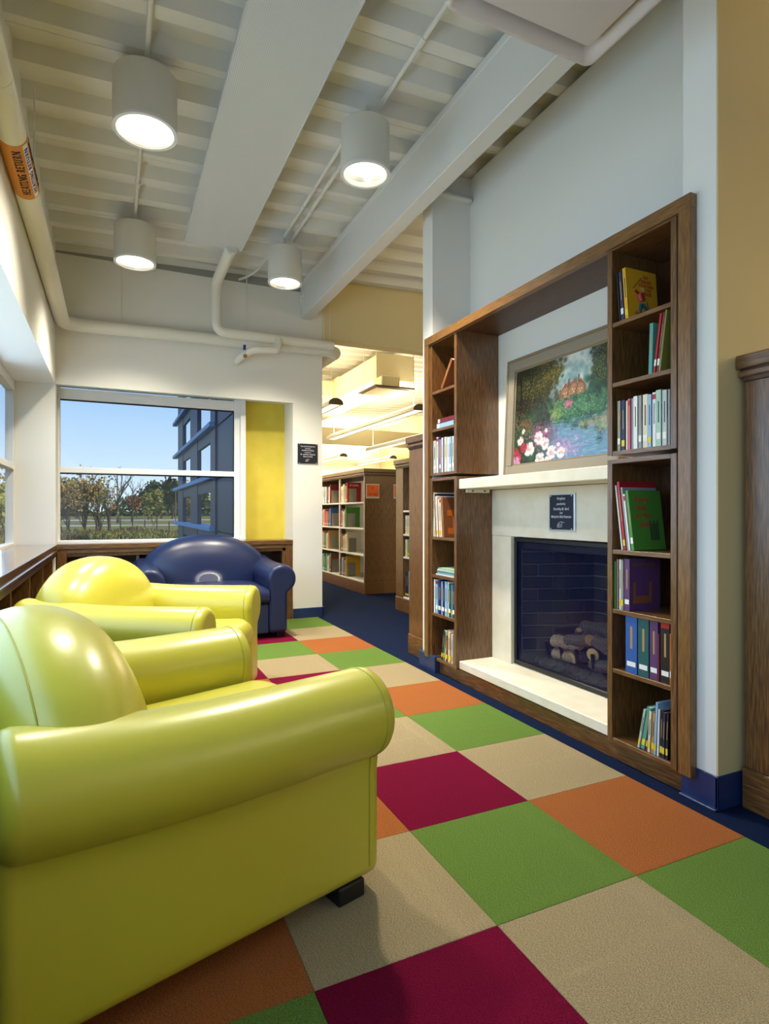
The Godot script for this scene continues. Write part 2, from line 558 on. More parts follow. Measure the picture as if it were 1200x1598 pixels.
# ---------------------------------------------------------------- windows
func build_windows() -> void:
	base = Vector3(0, 0.8, 6.03)
	var w := thing("window_1", "white framed end window looking over the autumn field", "window", base, "", "structure")
	var f := func(x0, x1, y0, y1): return mb().box(x0, x1, y0, y1, 5.985, 6.055, 0.003)
	part(w, "jamb", f.call(LW, -0.437, 0.8, 2.23), M.trimwhite)
	part(w, "jamb", f.call(1.104, 1.21, 0.8, 2.235), M.trimwhite)
	part(w, "mullion", mb().box(1.16, 1.212, 0.8, 2.235, 5.95, 6.06, 0.003), M.trimwhite)
	part(w, "sill", mb().box(LW, 1.21, 0.775, 0.825, 5.93, 6.07, 0.004), M.trimwhite)
	part(w, "rail", f.call(-0.437, 1.104, 1.438, 1.489), M.trimwhite)
	part(w, "rail", f.call(-0.437, 1.104, 2.103, 2.198), M.trimwhite)
	for y in [[0.825, 1.438], [1.489, 2.103], [2.198, 2.236]]:
		part(w, "pane", mb().box(-0.437, 1.104, y[0], y[1], 6.02, 6.026), M.pane)
		part(w, "gasket", mb().box(-0.437, 1.104, y[1] - 0.012, y[1], 6.005, 6.018), M.black)
	part(w, "gasket", mb().box(1.094, 1.104, 0.825, 2.103, 6.005, 6.018), M.black)
	base = Vector3(-0.79, 0.8, 2.0)
	var w2 := thing("window_2", "long white framed side window behind the green armchairs", "window", base, "", "structure")
	for y in [[0.78, 0.825], [1.438, 1.489], [2.103, 2.198]]:
		part(w2, "rail", mb().box(-0.82, -0.755, y[0], y[1], -6.0, 6.1, 0.003), M.trimwhite)
	for k in 8:
		part(w2, "mullion", mb().box(-0.82, -0.757, 0.8, 2.2, 5.74 - k * 1.52, 5.80 - k * 1.52, 0.003), M.trimwhite)
		part(w2, "pane", mb().box(-0.80, -0.794, 0.82, 2.19, 5.80 - (k + 1) * 1.52, 5.74 - k * 1.52), M.pane)

# ---------------------------------------------------------------- outside
func tree(at: Vector3, height: float, spread: float, stems: int, leaves: int, leaf: Material, leaf_size: float, label: String, called := "tree", bare_from := 0.3) -> void:
	var t := thing(called, label, "tree", at, "trees across the field")
	var w := mb()
	var tips := PackedVector3Array()
	for s in stems:
		var a := rng.randf() * TAU
		var lean := Vector3(cos(a), 0, sin(a)) * (0.0 if stems == 1 else 0.22)
		branch(w, at + lean * 0.4 + Vector3(0, -0.2, 0), (Vector3.UP + lean).normalized(), height * (0.30 if stems == 1 else 0.33), height * 0.024 / sqrt(stems), 0, tips, spread, height * bare_from)
	part(t, "trunk", w, M.trunk)
	if leaves > 0:
		var lf := mb()
		for k in leaves:
			var c := tips[rng.randi() % tips.size()]
			if c.y < at.y + height * bare_from and rng.randf() < 0.8:
				continue
			c += Vector3(rng.randfn(), rng.randfn() * 0.8, rng.randfn()) * height * 0.05
			var e1 := Vector3(rng.randfn(), rng.randfn(), rng.randfn()).normalized() * leaf_size
			var e2 := e1.cross(Vector3(rng.randfn(), rng.randfn(), rng.randfn())).normalized() * leaf_size * 0.6
			var nn := e1.cross(e2).normalized()
			lf.tri(c - e1, c + e2, c + e1, nn, nn, nn)
			lf.tri(c - e1, c + e1, c - e2, nn, nn, nn)
		var fo := part(t, "foliage", lf, leaf)
		fo.set_meta("kind", "stuff")

func branch(w: MB, p: Vector3, d: Vector3, length: float, r: float, depth: int, tips: PackedVector3Array, spread: float, ymin: float) -> void:
	var q := p + d * length * 0.5 + Vector3(rng.randfn(), 0, rng.randfn()) * length * 0.04
	var e := p + d * length
	w.tube(PackedVector3Array([p, q, e]), [r, r * 0.82, r * 0.62], 5, false)
	tips.append(e)
	if depth >= 2:
		tips.append(q)
	if depth >= 5:
		return
	var kids := 3 if depth < 3 else 2
	for k in kids:
		var side := Vector3(rng.randfn(), rng.randfn() * 0.3, rng.randfn()).normalized()
		var nd := (d + side * spread + Vector3(0, 0.18, 0)).normalized()
		branch(w, e if k < 2 else q, nd, length * rng.randf_range(0.58, 0.78), r * 0.58, depth + 1, tips, spread, ymin)

func px(u: float, dist: float, y: float) -> Vector3:
	# a bearing from the seating corner and a distance along it, for things far away
	var a := atan((u - 600.0) / 912.8) + deg_to_rad(24.85)
	return Vector3(sin(a) * dist, y, cos(a) * dist)

func bush(at: Vector3, r: float, h: float, m: Material, label: String, count := 260) -> void:
	base = at
	var b := mb()
	for k in count:
		var a := rng.randf() * TAU
		var q := sqrt(rng.randf()) * r
		var c := at + Vector3(cos(a) * q, rng.randf() * h * (1.1 - q / r * 0.7), sin(a) * q)
		var e1 := Vector3(rng.randfn() * 0.4, absf(rng.randfn()) + 0.3, rng.randfn() * 0.4).normalized() * 0.30
		var e2 := e1.cross(Vector3(rng.randfn(), rng.randfn(), rng.randfn())).normalized() * 0.06
		var nn := e1.cross(e2).normalized()
		b.tri(c - e2, c + e2, c + e1, nn, nn, nn)
	solo("scrub_bush", b, m, label, "bush", "scrub along the field edge")

func build_outside() -> void:
	base = Vector3.ZERO
	var gy := -1.5
	struct("ground", mb().box(-700, 400, gy - 0.5, gy, 6.5, 900).box(-700, -0.9, gy - 0.5, gy, -200, 6.5), M.grass, "dry autumn grass field outside the windows", "ground")
	struct("road", mb().box(-400, 200, gy, gy + 0.03, 118, 128).box(-400, 200, gy, gy + 0.03, 190, 215), M.road, "pale grey lane crossing the field", "road")
	# the blue wing of the same building
	base = Vector3(1.3, gy, 10)
	var wg := thing("building_wing", "dark blue metal and glass wing of the building outside the end window", "building", base)
	part(wg, "wall", mb().box(1.4, 1.6, gy, 6.5, 6.2, 14.1), M.wing)
	var levels := [gy, -0.685, 0.06, 0.805, 1.55, 2.295, 3.04, 3.785, 4.53, 6.5]
	for k in levels.size() - 1:
		part(wg, "panel", mb().box(1.325, 1.4, levels[k] + 0.008, levels[k + 1] - 0.008, 6.25, 8.5, 0.005), M.wing)
	part(wg, "edge_trim", mb().box(1.30, 1.4, gy, 6.5, 6.2, 6.26, 0.004), M.wingfin)
	for z in [[8.5, 8.95], [10.45, 11.45], [12.75, 13.75]]:
		part(wg, "mullion", mb().box(1.30, 1.4, gy, 6.5, z[0], z[1], 0.004), M.wing)
	for k in range(1, levels.size() - 1):
		var y: float = levels[k]
		for z in [[8.95, 10.45], [11.45, 12.75]]:
			part(wg, "transom", mb().box(1.31, 1.4, y - 0.17, y, z[0], z[1]), M.wing)
			part(wg, "window_glass", mb().box(1.335, 1.36, y, levels[k + 1] - 0.17, z[0], z[1]), M.wingglass)
		part(wg, "fin", mb().box(1.225, 1.325, y, y + 0.07, 8.55, 14.2, 0.006), M.wingfin)
	# trees
	var specs := [
		[97, 74, 6.4, 0.55, 2, 700, "leafdark", 0.3, "dark leafy tree at the column edge of the end window"],
		[112, 66, 6.3, 0.5, 3, 420, "leafgold", 0.17, "thin golden sapling clump nearest the column in the end window"],
		[135, 68, 7.2, 0.5, 4, 560, "leafgold", 0.17, "many-stemmed golden tree leaning apart, left of the field centre"],
		[158, 70, 6.8, 0.5, 4, 620, "leafolive", 0.17, "many-stemmed olive tree beside the golden clump"],
		[172, 78, 7.0, 0.5, 3, 330, "leaforange", 0.17, "orange-leaved tree behind the olive many-stemmed tree"],
		[184, 150, 15.0, 0.45, 1, 0, "leafgold", 0.3, "tall bare thin tree in the middle of the field"],
		[206, 165, 14.0, 0.62, 1, 0, "leafgold", 0.3, "broad bare tree with spreading branches on the lane"],
		[231, 200, 10.5, 0.55, 2, 1100, "leafolive", 0.5, "olive-gold round tree beyond the broad bare tree"],
		[240, 120, 4.4, 0.5, 2, 300, "leafolive", 0.3, "small olive tree in front of the olive-gold round tree"],
		[252, 250, 16.0, 0.6, 2, 1100, "leafdark", 0.9, "dark green tree left of the utility pole"],
		[268, 230, 15.0, 0.6, 2, 1100, "leafdark", 0.8, "dark green round tree just behind the utility pole"],
		[274, 270, 18.5, 0.6, 2, 900, "leafolive", 0.9, "pale olive tree rising behind the dark green trees"],
		[8, 58, 6.2, 0.6, 1, 1500, "leaflime", 0.26, "yellow-green tree seen through the side window"],
		[-14, 70, 7.6, 0.55, 2, 900, "leafgold", 0.28, "golden tree at the edge of the side window"],
		[120, 260, 17.0, 0.6, 2, 1000, "leafolive", 0.9, "far olive tree behind the golden clump"],
		[214, 300, 12.0, 0.6, 2, 1300, "leaforange", 0.7, "far rust-coloured tree behind the broad bare tree"],
	]
	for s in specs:
		tree(px(s[0], s[1], gy), s[2], s[3], s[4], int(s[5] * 0.9), M[s[6]], s[7], s[8])
	# trees out of view, placed for the wing's glass to mirror
	for k in 5:
		tree(Vector3(-26.0 - k * 5.0, gy, 26.0 + k * 9.0), 6.0 + k, 0.55, 2, 900, M.leafgold if k % 2 else M.leafolive, 0.3, ["unseen olive tree mirrored in the blue wing, nearest", "unseen golden tree mirrored in the blue wing", "unseen olive tree mirrored in the wing, behind the golden one", "unseen golden tree far out in the mirrored view", "farthest unseen olive tree of the mirrored view"][k])
	for k in 26:
		var u := -20.0 + k * 12.2
		bush(px(u, 60.0 + rng.randf() * 14.0, gy), 1.5 + rng.randf(), 0.45 + rng.randf() * 0.6, M.scrub if k % 4 else M.leafolive, "dry scrub bush along the edge of the field", 520)
	# treeline on the horizon
	base = Vector3.ZERO
	var tl := mb()
	for k in 8000:
		var a := deg_to_rad(rng.randf_range(-52.0, 14.0))
		var d := rng.randf_range(380.0, 430.0)
		var hh := 7.0 + 4.0 * sin(a * 37.0) + 3.0 * sin(a * 91.0)
		var c := Vector3(sin(a) * d, gy + rng.randf() * hh, cos(a) * d)
		var e1 := Vector3(rng.randfn(), rng.randfn(), rng.randfn()).normalized() * 1.6
		var e2 := e1.cross(Vector3(rng.randfn(), rng.randfn(), rng.randfn())).normalized() * 1.2
		var nn := e1.cross(e2).normalized()
		tl.tri(c - e1, c + e2, c + e1, nn, nn, nn)
		tl.tri(c - e1, c + e1, c - e2, nn, nn, nn)
	solo("treeline", tl, M.leafdark, "distant wooded treeline along the horizon", "treeline", "", "stuff")
	var poles := [[132, 170, 11.0, "utility pole with a crossarm among the golden trees"], [274, 175, 9.4, "utility pole with a crossarm beside the blue wing"], [183, 150, 12.6, "slim lamp pole beside the tall bare tree"]]
	for s in poles:
		var at := px(s[0], s[1], gy)
		var p := thing("utility_pole", s[3], "pole", at)
		part(p, "pole", mb().tube(PackedVector3Array([at, at + Vector3(0, s[2], 0)]), [0.16, 0.11], 8), M.pole)
		part(p, "crossarm", mb().box(at.x - 1.2, at.x + 1.2, at.y + s[2] - 0.6, at.y + s[2] - 0.4, at.z - 0.08, at.z + 0.08), M.pole)
	for k in 7:
		var at := px(150.0 + k * 19.0, 84.0, gy)
		var p := thing("fence_post", "weathered wooden fence post standing along the field", "fence post", at, "fence posts along the field")
		part(p, "post", mb().tube(PackedVector3Array([at, at + Vector3(0, 1.3 + (k % 3) * 0.25, 0)]), 0.07, 7), M.trunk)

# ---------------------------------------------------------------- ceiling
func build_ceiling() -> void:
	base = Vector3(0, DK, 0)
	var ce := thing("ceiling", "white painted ribbed metal roof deck", "ceiling", base, "", "structure")
	part(ce, "roof_slab", mb().prism(PackedVector2Array([Vector2(-0.9, dk(-0.9) + 0.105), Vector2(11, dk(11) + 0.105), Vector2(11, dk(11) + 0.3), Vector2(-0.9, dk(-0.9) + 0.3)]), 2, -6.3, 6.15), M.deck)
	part(ce, "roof_slab", mb().prism(PackedVector2Array([Vector2(1.7, dk(1.7) + 0.105), Vector2(11, dk(11) + 0.105), Vector2(11, dk(11) + 0.3), Vector2(1.7, dk(1.7) + 0.3)]), 2, 6.15, 16.8), M.deck)
	# ribs run across; pitch 0.3; a panel is three ribs wide
	var k := 0
	var z := 3.122 - 0.3 * 27
	while z < 16.5:
		var d := mb()
		for r in 3:
			var a := z + r * 0.3
			var ys := [[0.0, DK], [0.05, DK], [0.052, DK + 0.004], [0.056, DK + 0.004], [0.058, DK], [0.078, DK], [0.102, DK + 0.078], [0.262, DK + 0.078], [0.3, DK]]
			if r > 0:
				ys = [[0.0, DK], [0.078, DK], [0.102, DK + 0.078], [0.165, DK + 0.078], [0.170, DK + 0.072], [0.190, DK + 0.072], [0.195, DK + 0.078], [0.262, DK + 0.078], [0.3, DK]]
			for i in ys.size() - 1:
				var p: Array = ys[i]
				var q: Array = ys[i + 1]
				var dz: float = q[0] - p[0]
				var dy: float = q[1] - p[1]
				var xl := -0.82 if a < 5.9 else 1.72
				var yl := dk(xl) - DK
				var yr := dk(11.0) - DK
				d.quad(Vector3(xl, p[1] + yl, a + p[0]), Vector3(11, p[1] + yr, a + p[0]), Vector3(11, q[1] + yr, a + q[0]), Vector3(xl, q[1] + yl, a + q[0]), Vector3(0, -dz, dy))
		part(ce, "deck_panel", d, M.deck)
		z += 0.9
		k += 1
	base = Vector3(1.8, 3.05, 2.4)
	struct("beam", mb().box(1.735, 1.845, 3.055, 3.418, -3.0, BW, 0.004).box(1.729, 1.851, 3.372, 3.418, -3.0, BW, 0.003).box(1.728, 1.745, 3.07, DK - 0.05, BW - 0.09, BW - 0.005, 0.002), M.beam, "grey-white steel beam running the length of the seating corner", "beam")
	base = Vector3(1.73, 3.2, BW - 0.05)
	for q in [[3.10, "lowest"], [3.155, "second lowest"], [3.22, "second highest"], [3.27, "topmost"]]:
		solo_bolt(Vector3(1.728, q[0], BW - 0.05), "painted bolt head, %s of four on the steel beam's end plate" % q[1])
	base = Vector3(2.0, 3.3, 3.57)
	struct("beam_cross", mb().box(1.845, RB + 0.1, 3.27, 3.43, 3.49, 3.65, 0.004).box(1.845, RB - 0.01, 3.255, 3.275, 3.455, 3.68, 0.003), M.beam, "short cross beam resting on the far pier", "beam")
	# ceiling closure strip along the end wall
	base = Vector3(0.5, 3.3, BW)
	struct("trim_1", mb().prism(PackedVector2Array([Vector2(LW, 3.328), Vector2(1.73, 3.328), Vector2(1.73, dk(1.73)), Vector2(LW, dk(LW))]), 2, BW - 0.006, BW), mat(c8(150, 148, 142), 0.8), "grey closure strip where the deck meets the end wall", "trim")
	# radiant panel
	base = Vector3(0.73, 3.21, 2.2)
	var rp := thing("ceiling_panel", "long pale perforated radiant ceiling panel hung under the deck", "ceiling panel", base)
	part(rp, "panel", mb().box(0.506, 0.948, 3.21, 3.235, -0.8, 4.83, 0.003), M.panel)
	part(rp, "flange", mb().box(0.503, 0.512, 3.208, 3.237, -0.8, 4.83, 0.002).box(0.942, 0.951, 3.208, 3.237, -0.8, 4.83, 0.002), M.panel)
	for q in [[0.53, 4.6], [0.92, 4.6], [0.53, 2.4], [0.92, 2.4]]:
		part(rp, "hanger", mb().tube(PackedVector3Array([Vector3(q[0], 3.23, q[1]), Vector3(q[0], dk(q[0]), q[1])]), 0.006, 6), M.conduit)
	part(rp, "screw", mb().lathe(Vector3(0.79, 3.206, 4.45), [Vector2(0, 0), Vector2(0.008, 0), Vector2(0.008, 0.006)], 10), M.conduit)
	# square air diffuser at the top of the frame
	base = Vector3(1.252, 2.68, 1.3)
	var df := thing("air_diffuser", "square plaque air diffuser with a rounded rim hanging near the fireplace wall", "air diffuser", base)
	var rows := []
	for q in [[0.297, 0.045], [0.304, 0.02], [0.305, 0.006], [0.300, -0.001], [0.290, 0.0], [0.265, 0.012], [0.240, 0.035], [0.225, 0.07], [0.215, 0.12]]:
		rows.append(round_square(base.x, base.y + q[1], base.z, q[0], 0.03))
	part(df, "rim", mb().grid(rows, true, Vector3(0, -1, 0)), M.diffuser)
	var prow := []
	for q in [[0.20, 0.03], [0.226, 0.012], [0.228, 0.002], [0.224, -0.004], [0.01, -0.004]]:
		prow.append(round_square(base.x, base.y + q[1], base.z, q[0], minf(0.015, q[0] * 0.5)))
	part(df, "plaque", mb().grid(prow, true, Vector3(0, -1, 0)), M.diffuser)
	part(df, "neck", mb().box(base.x - 0.2, base.x + 0.2, 2.75, dk(base.x) - 0.01, base.z - 0.2, base.z + 0.2), M.duct)

func solo_bolt(at: Vector3, label: String) -> void:
	base = at
	var m := MB.new(at)
	m.xf = Transform3D(Basis(Vector3(0, 0, 1), PI / 2), at) * Transform3D(Basis.IDENTITY, -at)
	m.lathe(at, [Vector2(0, 0.0), Vector2(0.016, 0.0), Vector2(0.016, 0.012), Vector2(0.008, 0.018), Vector2(0, 0.018)], 6)
	solo("bolt", m, M.beam, label, "bolt", "bolts on the beam end")

func round_square(cx: float, y: float, cz: float, h: float, r: float) -> PackedVector3Array:
	var out := PackedVector3Array()
	for q in 4:
		var sx: float = [1, -1, -1, 1][q]
		var sz: float = [1, 1, -1, -1][q]
		for k in 5:
			var a := PI / 2 * q + PI / 2 * k / 4.0
			out.append(Vector3(cx + sx * (h - r) + cos(a) * r, y, cz + sz * (h - r) + sin(a) * r))
	return out

# ---------------------------------------------------------------- fireplace wall
func build_fireplace() -> void:
	# oak surround
	base = Vector3(1.97, 0.0, 2.53)
	var s := thing("oak_surround", "tall golden-brown oak frame enclosing the fireplace and its two bookcases", "surround", base)
	part(s, "jamb", mb().box(1.949, 1.9845, 0.09, 2.222, 1.497, 1.552, 0.002), M.oak)
	part(s, "jamb", mb().box(1.949, 1.9845, 0.09, 2.222, 3.505, 3.556, 0.002), M.oak)
	part(s, "head", mb().box(1.949, 1.9845, 2.222, 2.276, 1.497, 3.556, 0.002), M.oakz)
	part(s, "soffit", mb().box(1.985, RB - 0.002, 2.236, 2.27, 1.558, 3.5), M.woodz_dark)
	part(s, "base_board", mb().box(1.995, 2.015, 0.0, 0.084, 1.558, 3.5, 0.002), M.woodz)
	# stone breast
	base = Vector3(2.26, 0.14, 2.54)
	var b := thing("fireplace", "cream limestone fireplace facing around the black gas firebox", "fireplace", base)
	part(b, "lintel", mb().box(2.235, RB - 0.001, 0.932, 1.225, 1.919, 3.162, 0.002), M.stone)
	part(b, "leg", mb().box(2.236, RB - 0.001, 0.141, 0.931, 2.963, 3.162, 0.002), M.stone)
	part(b, "leg", mb().box(2.236, RB - 0.001, 0.141, 0.931, 1.919, 2.117, 0.002), M.stone)
	base = Vector3(2.1, 1.23, 2.54)
	var mt := thing("mantel_shelf", "thick cream stone mantel shelf under the landscape painting", "mantel", base)
	part(mt, "slab", mb().box(1.982, RB - 0.001, 1.228, 1.29, 1.919, 3.161, 0.004), M.stone)
	part(mt, "cleat", mb().box(2.03, 2.2, 1.206, 1.228, 3.135, 3.16, 0.002), M.stone)
	for x in [2.07, 2.16]:
		part(mt, "screw", mb().box(x - 0.005, x + 0.005, 1.212, 1.222, 3.132, 3.136, 0.002), M.black)
	base = Vector3(2.1, 0.1, 2.54)
	var he := thing("hearth", "cream stone hearth slab in front of the firebox", "hearth", base)
	part(he, "slab", mb().box(1.984, RB - 0.001, 0.09, 0.141, 1.919, 3.161, 0.004), M.stone)
	# firebox
	base = Vector3(2.3, 0.145, 2.54)
	var fb := thing("firebox", "black framed gas firebox with dark brick lining behind glass", "firebox", base)
	var sh := mb()
	sh.box(2.285, 2.84, 0.13, 0.145, 2.1, 2.98)
	sh.box(2.285, 2.84, 0.915, 0.935, 2.1, 2.98)
	sh.box(2.80, 2.84, 0.13, 0.935, 2.1, 2.98)
	sh.box(2.285, 2.84, 0.13, 0.935, 2.963, 2.98)
	sh.box(2.285, 2.84, 0.13, 0.935, 2.1, 2.117)
	part(fb, "shell", sh, M.black)
	var fr := mb()
	fr.box(2.258, 2.288, 0.146, 0.172, 2.118, 2.962, 0.003).box(2.258, 2.288, 0.90, 0.925, 2.118, 2.962, 0.003)
	fr.box(2.258, 2.288, 0.172, 0.90, 2.94, 2.962, 0.003).box(2.258, 2.288, 0.172, 0.90, 2.118, 2.14, 0.003)
	part(fb, "frame", fr, M.black)
	part(fb, "hood", mb().box(2.30, 2.32, 0.855, 0.9, 2.14, 2.94, 0.004), M.black)
	part(fb, "glass_pane", mb().box(2.270, 2.275, 0.172, 0.90, 2.14, 2.94), M.fireglass)
	# brick lining: two splayed sides and a back
	var corners := [Vector2(2.31, 2.95), Vector2(2.76, 2.80), Vector2(2.76, 2.28), Vector2(2.31, 2.13)]
	for w in 3:
		var a: Vector2 = corners[w]
		var e: Vector2 = corners[w + 1]
		var ln := a.distance_to(e)
		var d := (e - a) / ln
		var nn := Vector2(d.y, -d.x)   # towards the fire
		if nn.dot(Vector2(2.5, 2.54) - a) < 0.0:
			nn = -nn
		var yb := Basis(Vector3(d.x, 0, d.y), Vector3.UP, Vector3(nn.x, 0, nn.y))
		var back := mb()
		back.xf = Transform3D(yb, Vector3(a.x, 0, a.y))
		back.box(0, ln, 0.146, 0.914, -0.03, 0.0)
		part(fb, "mortar_bed", back, M.mortar)
		for r in 10:
			var x := -0.1 * (r % 2)
			while x < ln:
				var x0 := maxf(x, 0.0) + 0.004
				var x1 := minf(x + 0.2, ln) - 0.004
				if x1 - x0 > 0.02:
					var bm := mb()
					bm.xf = back.xf
					var y := 0.150 + r * 0.0765
					bm.box(x0, x1, y, minf(y + 0.068, 0.913), -0.005, 0.009 + rng.randf() * 0.004, 0.004)
					part(fb, "brick", bm, M.firebrick if rng.randf() < 0.6 else M.firebrick2)
				x += 0.2
	# ember bed
	base = Vector3(2.5, 0.146, 2.54)
	var em := mb()
	for k in 420:
		var c := Vector3(rng.randf_range(2.33, 2.68), 0.146, rng.randf_range(2.2, 2.86))
		var r := rng.randf_range(0.008, 0.022)
		em.xf = Transform3D(Basis(Vector3(rng.randfn(), rng.randfn(), rng.randfn()).normalized(), rng.randf() * 3.0), c + Vector3(0, r * 0.7 + 0.02 * rng.randf(), 0))
		em.box(-r, r, -r * 0.6, r * 0.6, -r, r, r * 0.3)
	solo("ember_bed", em, M.ash, "grey ash and ember chunks spread on the firebox floor", "embers", "", "stuff")
	# grate
	base = Vector3(2.48, 0.165, 2.5)
	var gt := thing("fire_grate", "black iron fire grate holding the logs", "grate", base)
	for k in 6:
		var z := 2.81 - k * 0.125
		part(gt, "bar", mb().tube(PackedVector3Array([Vector3(2.62, 0.215, z), Vector3(2.44, 0.215, z), Vector3(2.395, 0.225, z), Vector3(2.385, 0.30, z)]), 0.011, 8), M.iron)
	part(gt, "rail", mb().box(2.43, 2.45, 0.195, 0.212, 2.17, 2.82, 0.003), M.iron)
	part(gt, "rail", mb().box(2.58, 2.60, 0.195, 0.212, 2.17, 2.82, 0.003), M.iron)
	for q in [[2.44, 2.80], [2.59, 2.80], [2.44, 2.2], [2.59, 2.2]]:
		part(gt, "foot", mb().box(q[0] - 0.01, q[0] + 0.01, 0.146, 0.2, q[1] - 0.01, q[1] + 0.01, 0.002), M.iron)
	var logs := [
		[Vector3(2.41, 0.240, 2.755), Vector3(2.43, 0.240, 2.60), 0.034, "pale-ended ceramic log lying lowest at the end of the grate"],
		[Vector3(2.40, 0.310, 2.765), Vector3(2.43, 0.318, 2.57), 0.038, "thick grey-ended log stacked on top at the end of the grate"],
		[Vector3(2.415, 0.33, 2.665), Vector3(2.405, 0.365, 2.475), 0.035, "charred log lying lengthwise over the middle of the pile"],
		[Vector3(2.395, 0.243, 2.605), Vector3(2.60, 0.24, 2.53), 0.033, "pale-ended ceramic log low in the middle of the grate"],
		[Vector3(2.395, 0.292, 2.445), Vector3(2.58, 0.286, 2.53), 0.036, "split ceramic log with a broad pale end beside the lengthwise log"],
		[Vector3(2.405, 0.385, 2.43), Vector3(2.45, 0.30, 2.22), 0.041, "charred log slanting down on top at the oak bookcase side"],
		[Vector3(2.42, 0.236, 2.47), Vector3(2.46, 0.24, 2.22), 0.035, "charred log lying lowest along the front of the grate"],
		[Vector3(2.43, 0.35, 2.60), Vector3(2.42, 0.405, 2.585), 0.017, "short charred stub standing up from the lengthwise log"],
		[Vector3(2.62, 0.36, 2.74), Vector3(2.65, 0.37, 2.42), 0.06, "large dark log at the back of the grate"],
	]
	for l in logs:
		base = l[0]
		var lg := thing("fire_log", l[3], "log", base)
		var path := PackedVector3Array()
		var rad := []
		for k in 9:
			var f := k / 8.0
			path.append(l[0].lerp(l[1], f) + Vector3(rng.randfn(), rng.randfn(), rng.randfn()) * 0.003)
			rad.append(l[2] * rng.randf_range(0.93, 1.07))
		var pale: bool = l[3].begins_with("pale-ended ceramic log lying") or l[3].begins_with("thick")
		part(lg, "bark", mb().tube(path, rad, 14, false), M.logpale if pale else M.bark)
		for q in [0, 8]:
			var o: int = 1 if q == 0 else 7
			var dd := (path[q] - path[o]).normalized()
			part(lg, "cut_end", mb().tube(PackedVector3Array([path[q] - dd * 0.004, path[q] + dd * 0.003]), [rad[q] * 0.97, rad[q] * 0.9], 14), M.logend)
	# plaque on the stone
	base = Vector3(2.234, 1.081, 2.4975)
	var p := thing("fireplace_plaque", "blue metal plaque with silver edge and raised lettering on the stone above the firebox", "plaque", base)
	part(p, "edge", mb().box(2.222, 2.2345, 0.979, 1.184, 2.397, 2.598, 0.002), M.silver)
	part(p, "face", mb().box(2.2208, 2.2225, 0.986, 1.177, 2.404, 2.591, 0.0005), M.plaque)
	plaque_text(p, [["Fireplace", 0.076, 0.019], ["provided by", 0.046, 0.015], ["Dorothy M. Bird", 0.0185, 0.0195], ["and", -0.003, 0.016], ["Marjorie Bird Hansen", -0.024, 0.019]], Vector3(-0.0135, 0, 0), -PI / 2, 0.082, 0.09, -0.07, 1.0)
	# plaque on the end wall
	base = Vector3(1.806, 1.68, BW)
	var q2 := thing("wall_plaque", "small black dedication plaque screwed to the cream end wall", "plaque", base)
	part(q2, "plate", mb().box(1.70, 1.912, 1.58, 1.782, BW - 0.012, BW - 0.0005, 0.002), M.plaquedark)
	plaque_text(q2, [["Riverside Reading Area", 0.074, 0.0175], ["provided by", 0.052, 0.013], ["Howard N. Keeling", 0.033, 0.018], ["in memory of", 0.012, 0.013], ["Mr. and Mrs. Frederick", -0.008, 0.018], ["Marion Keeling", -0.030, 0.017]], Vector3(0, 0, 0.0125), 0.0, 0.09, 0.094, -0.07, 0.8)
	build_painting()

func plaque_text(p: Node3D, lines: Array, off: Vector3, turn: float, sx: float, sy: float, ly: float, k: float) -> void:
	for l in lines:
		text(p, l[0], l[2], off + Vector3(0, l[1], 0), Vector3(0, turn, 0), M.letter, "lettering", false, 0.001, 0.86)
	var right := Vector3(cos(turn), 0, -sin(turn))
	for a: float in [-1.0, 1.0]:
		for b: float in [-1.0, 1.0]:
			var c := off + right * a * sx + Vector3(0, b * sy, 0)
			var s := MB.new(Vector3.ZERO)
			s.xf = Transform3D(Basis.IDENTITY, Vector3(c.x, c.y, -c.z))
			s.box(-0.0035, 0.0035, -0.0035, 0.0035, -0.0035, 0.0035, 0.0015)
			part(p, "screw", s, M.silver)
	# the little emblem: half an arch of window panes with a row of dots
	var e := MB.new(Vector3.ZERO)
	var pt := func(x: float, y: float) -> Vector3:
		var w := off + right * x * k + Vector3(0, ly + y * k, 0)
		return Vector3(w.x, w.y, -w.z)
	var arc := PackedVector3Array()
	for i in 9:
		var a := PI * (1.0 - i / 14.0)
		arc.append(pt.call(cos(a) * 0.03, sin(a) * 0.03 - 0.012))
	e.tube(arc, 0.0011, 5)
	for l in [[-0.03, -0.012, -0.004, -0.012], [-0.004, -0.012, -0.004, 0.006], [-0.03, -0.012, -0.03, 0.0], [-0.017, -0.012, -0.017, 0.006], [-0.03, -0.002, -0.004, -0.002], [-0.004, 0.006, -0.02, 0.006], [0.006, -0.012, 0.006, 0.016]]:
		e.tube(PackedVector3Array([pt.call(l[0], l[1]), pt.call(l[2], l[3])]), 0.0009, 5)
	for i in 4:
		e.tube(PackedVector3Array([pt.call(0.002 + i * 0.007, 0.0185 - i * 0.0015), pt.call(0.005 + i * 0.007, 0.018 - i * 0.0015)]), 0.0016, 5)
	part(p, "emblem", e, M.letter)

func dab(im: Image, cx: float, cy: float, r: float, c: Color, a: float) -> void:
	var w := im.get_width()
	var h := im.get_height()
	for y in range(maxi(0, int(cy - r)), mini(h, int(cy + r) + 1)):
		for x in range(maxi(0, int(cx - r)), mini(w, int(cx + r) + 1)):
			var d := Vector2(x - cx, y - cy).length() / r
			if d < 1.0:
				im.set_pixel(x, y, im.get_pixel(x, y).lerp(c, a * (1.0 - d * d)))

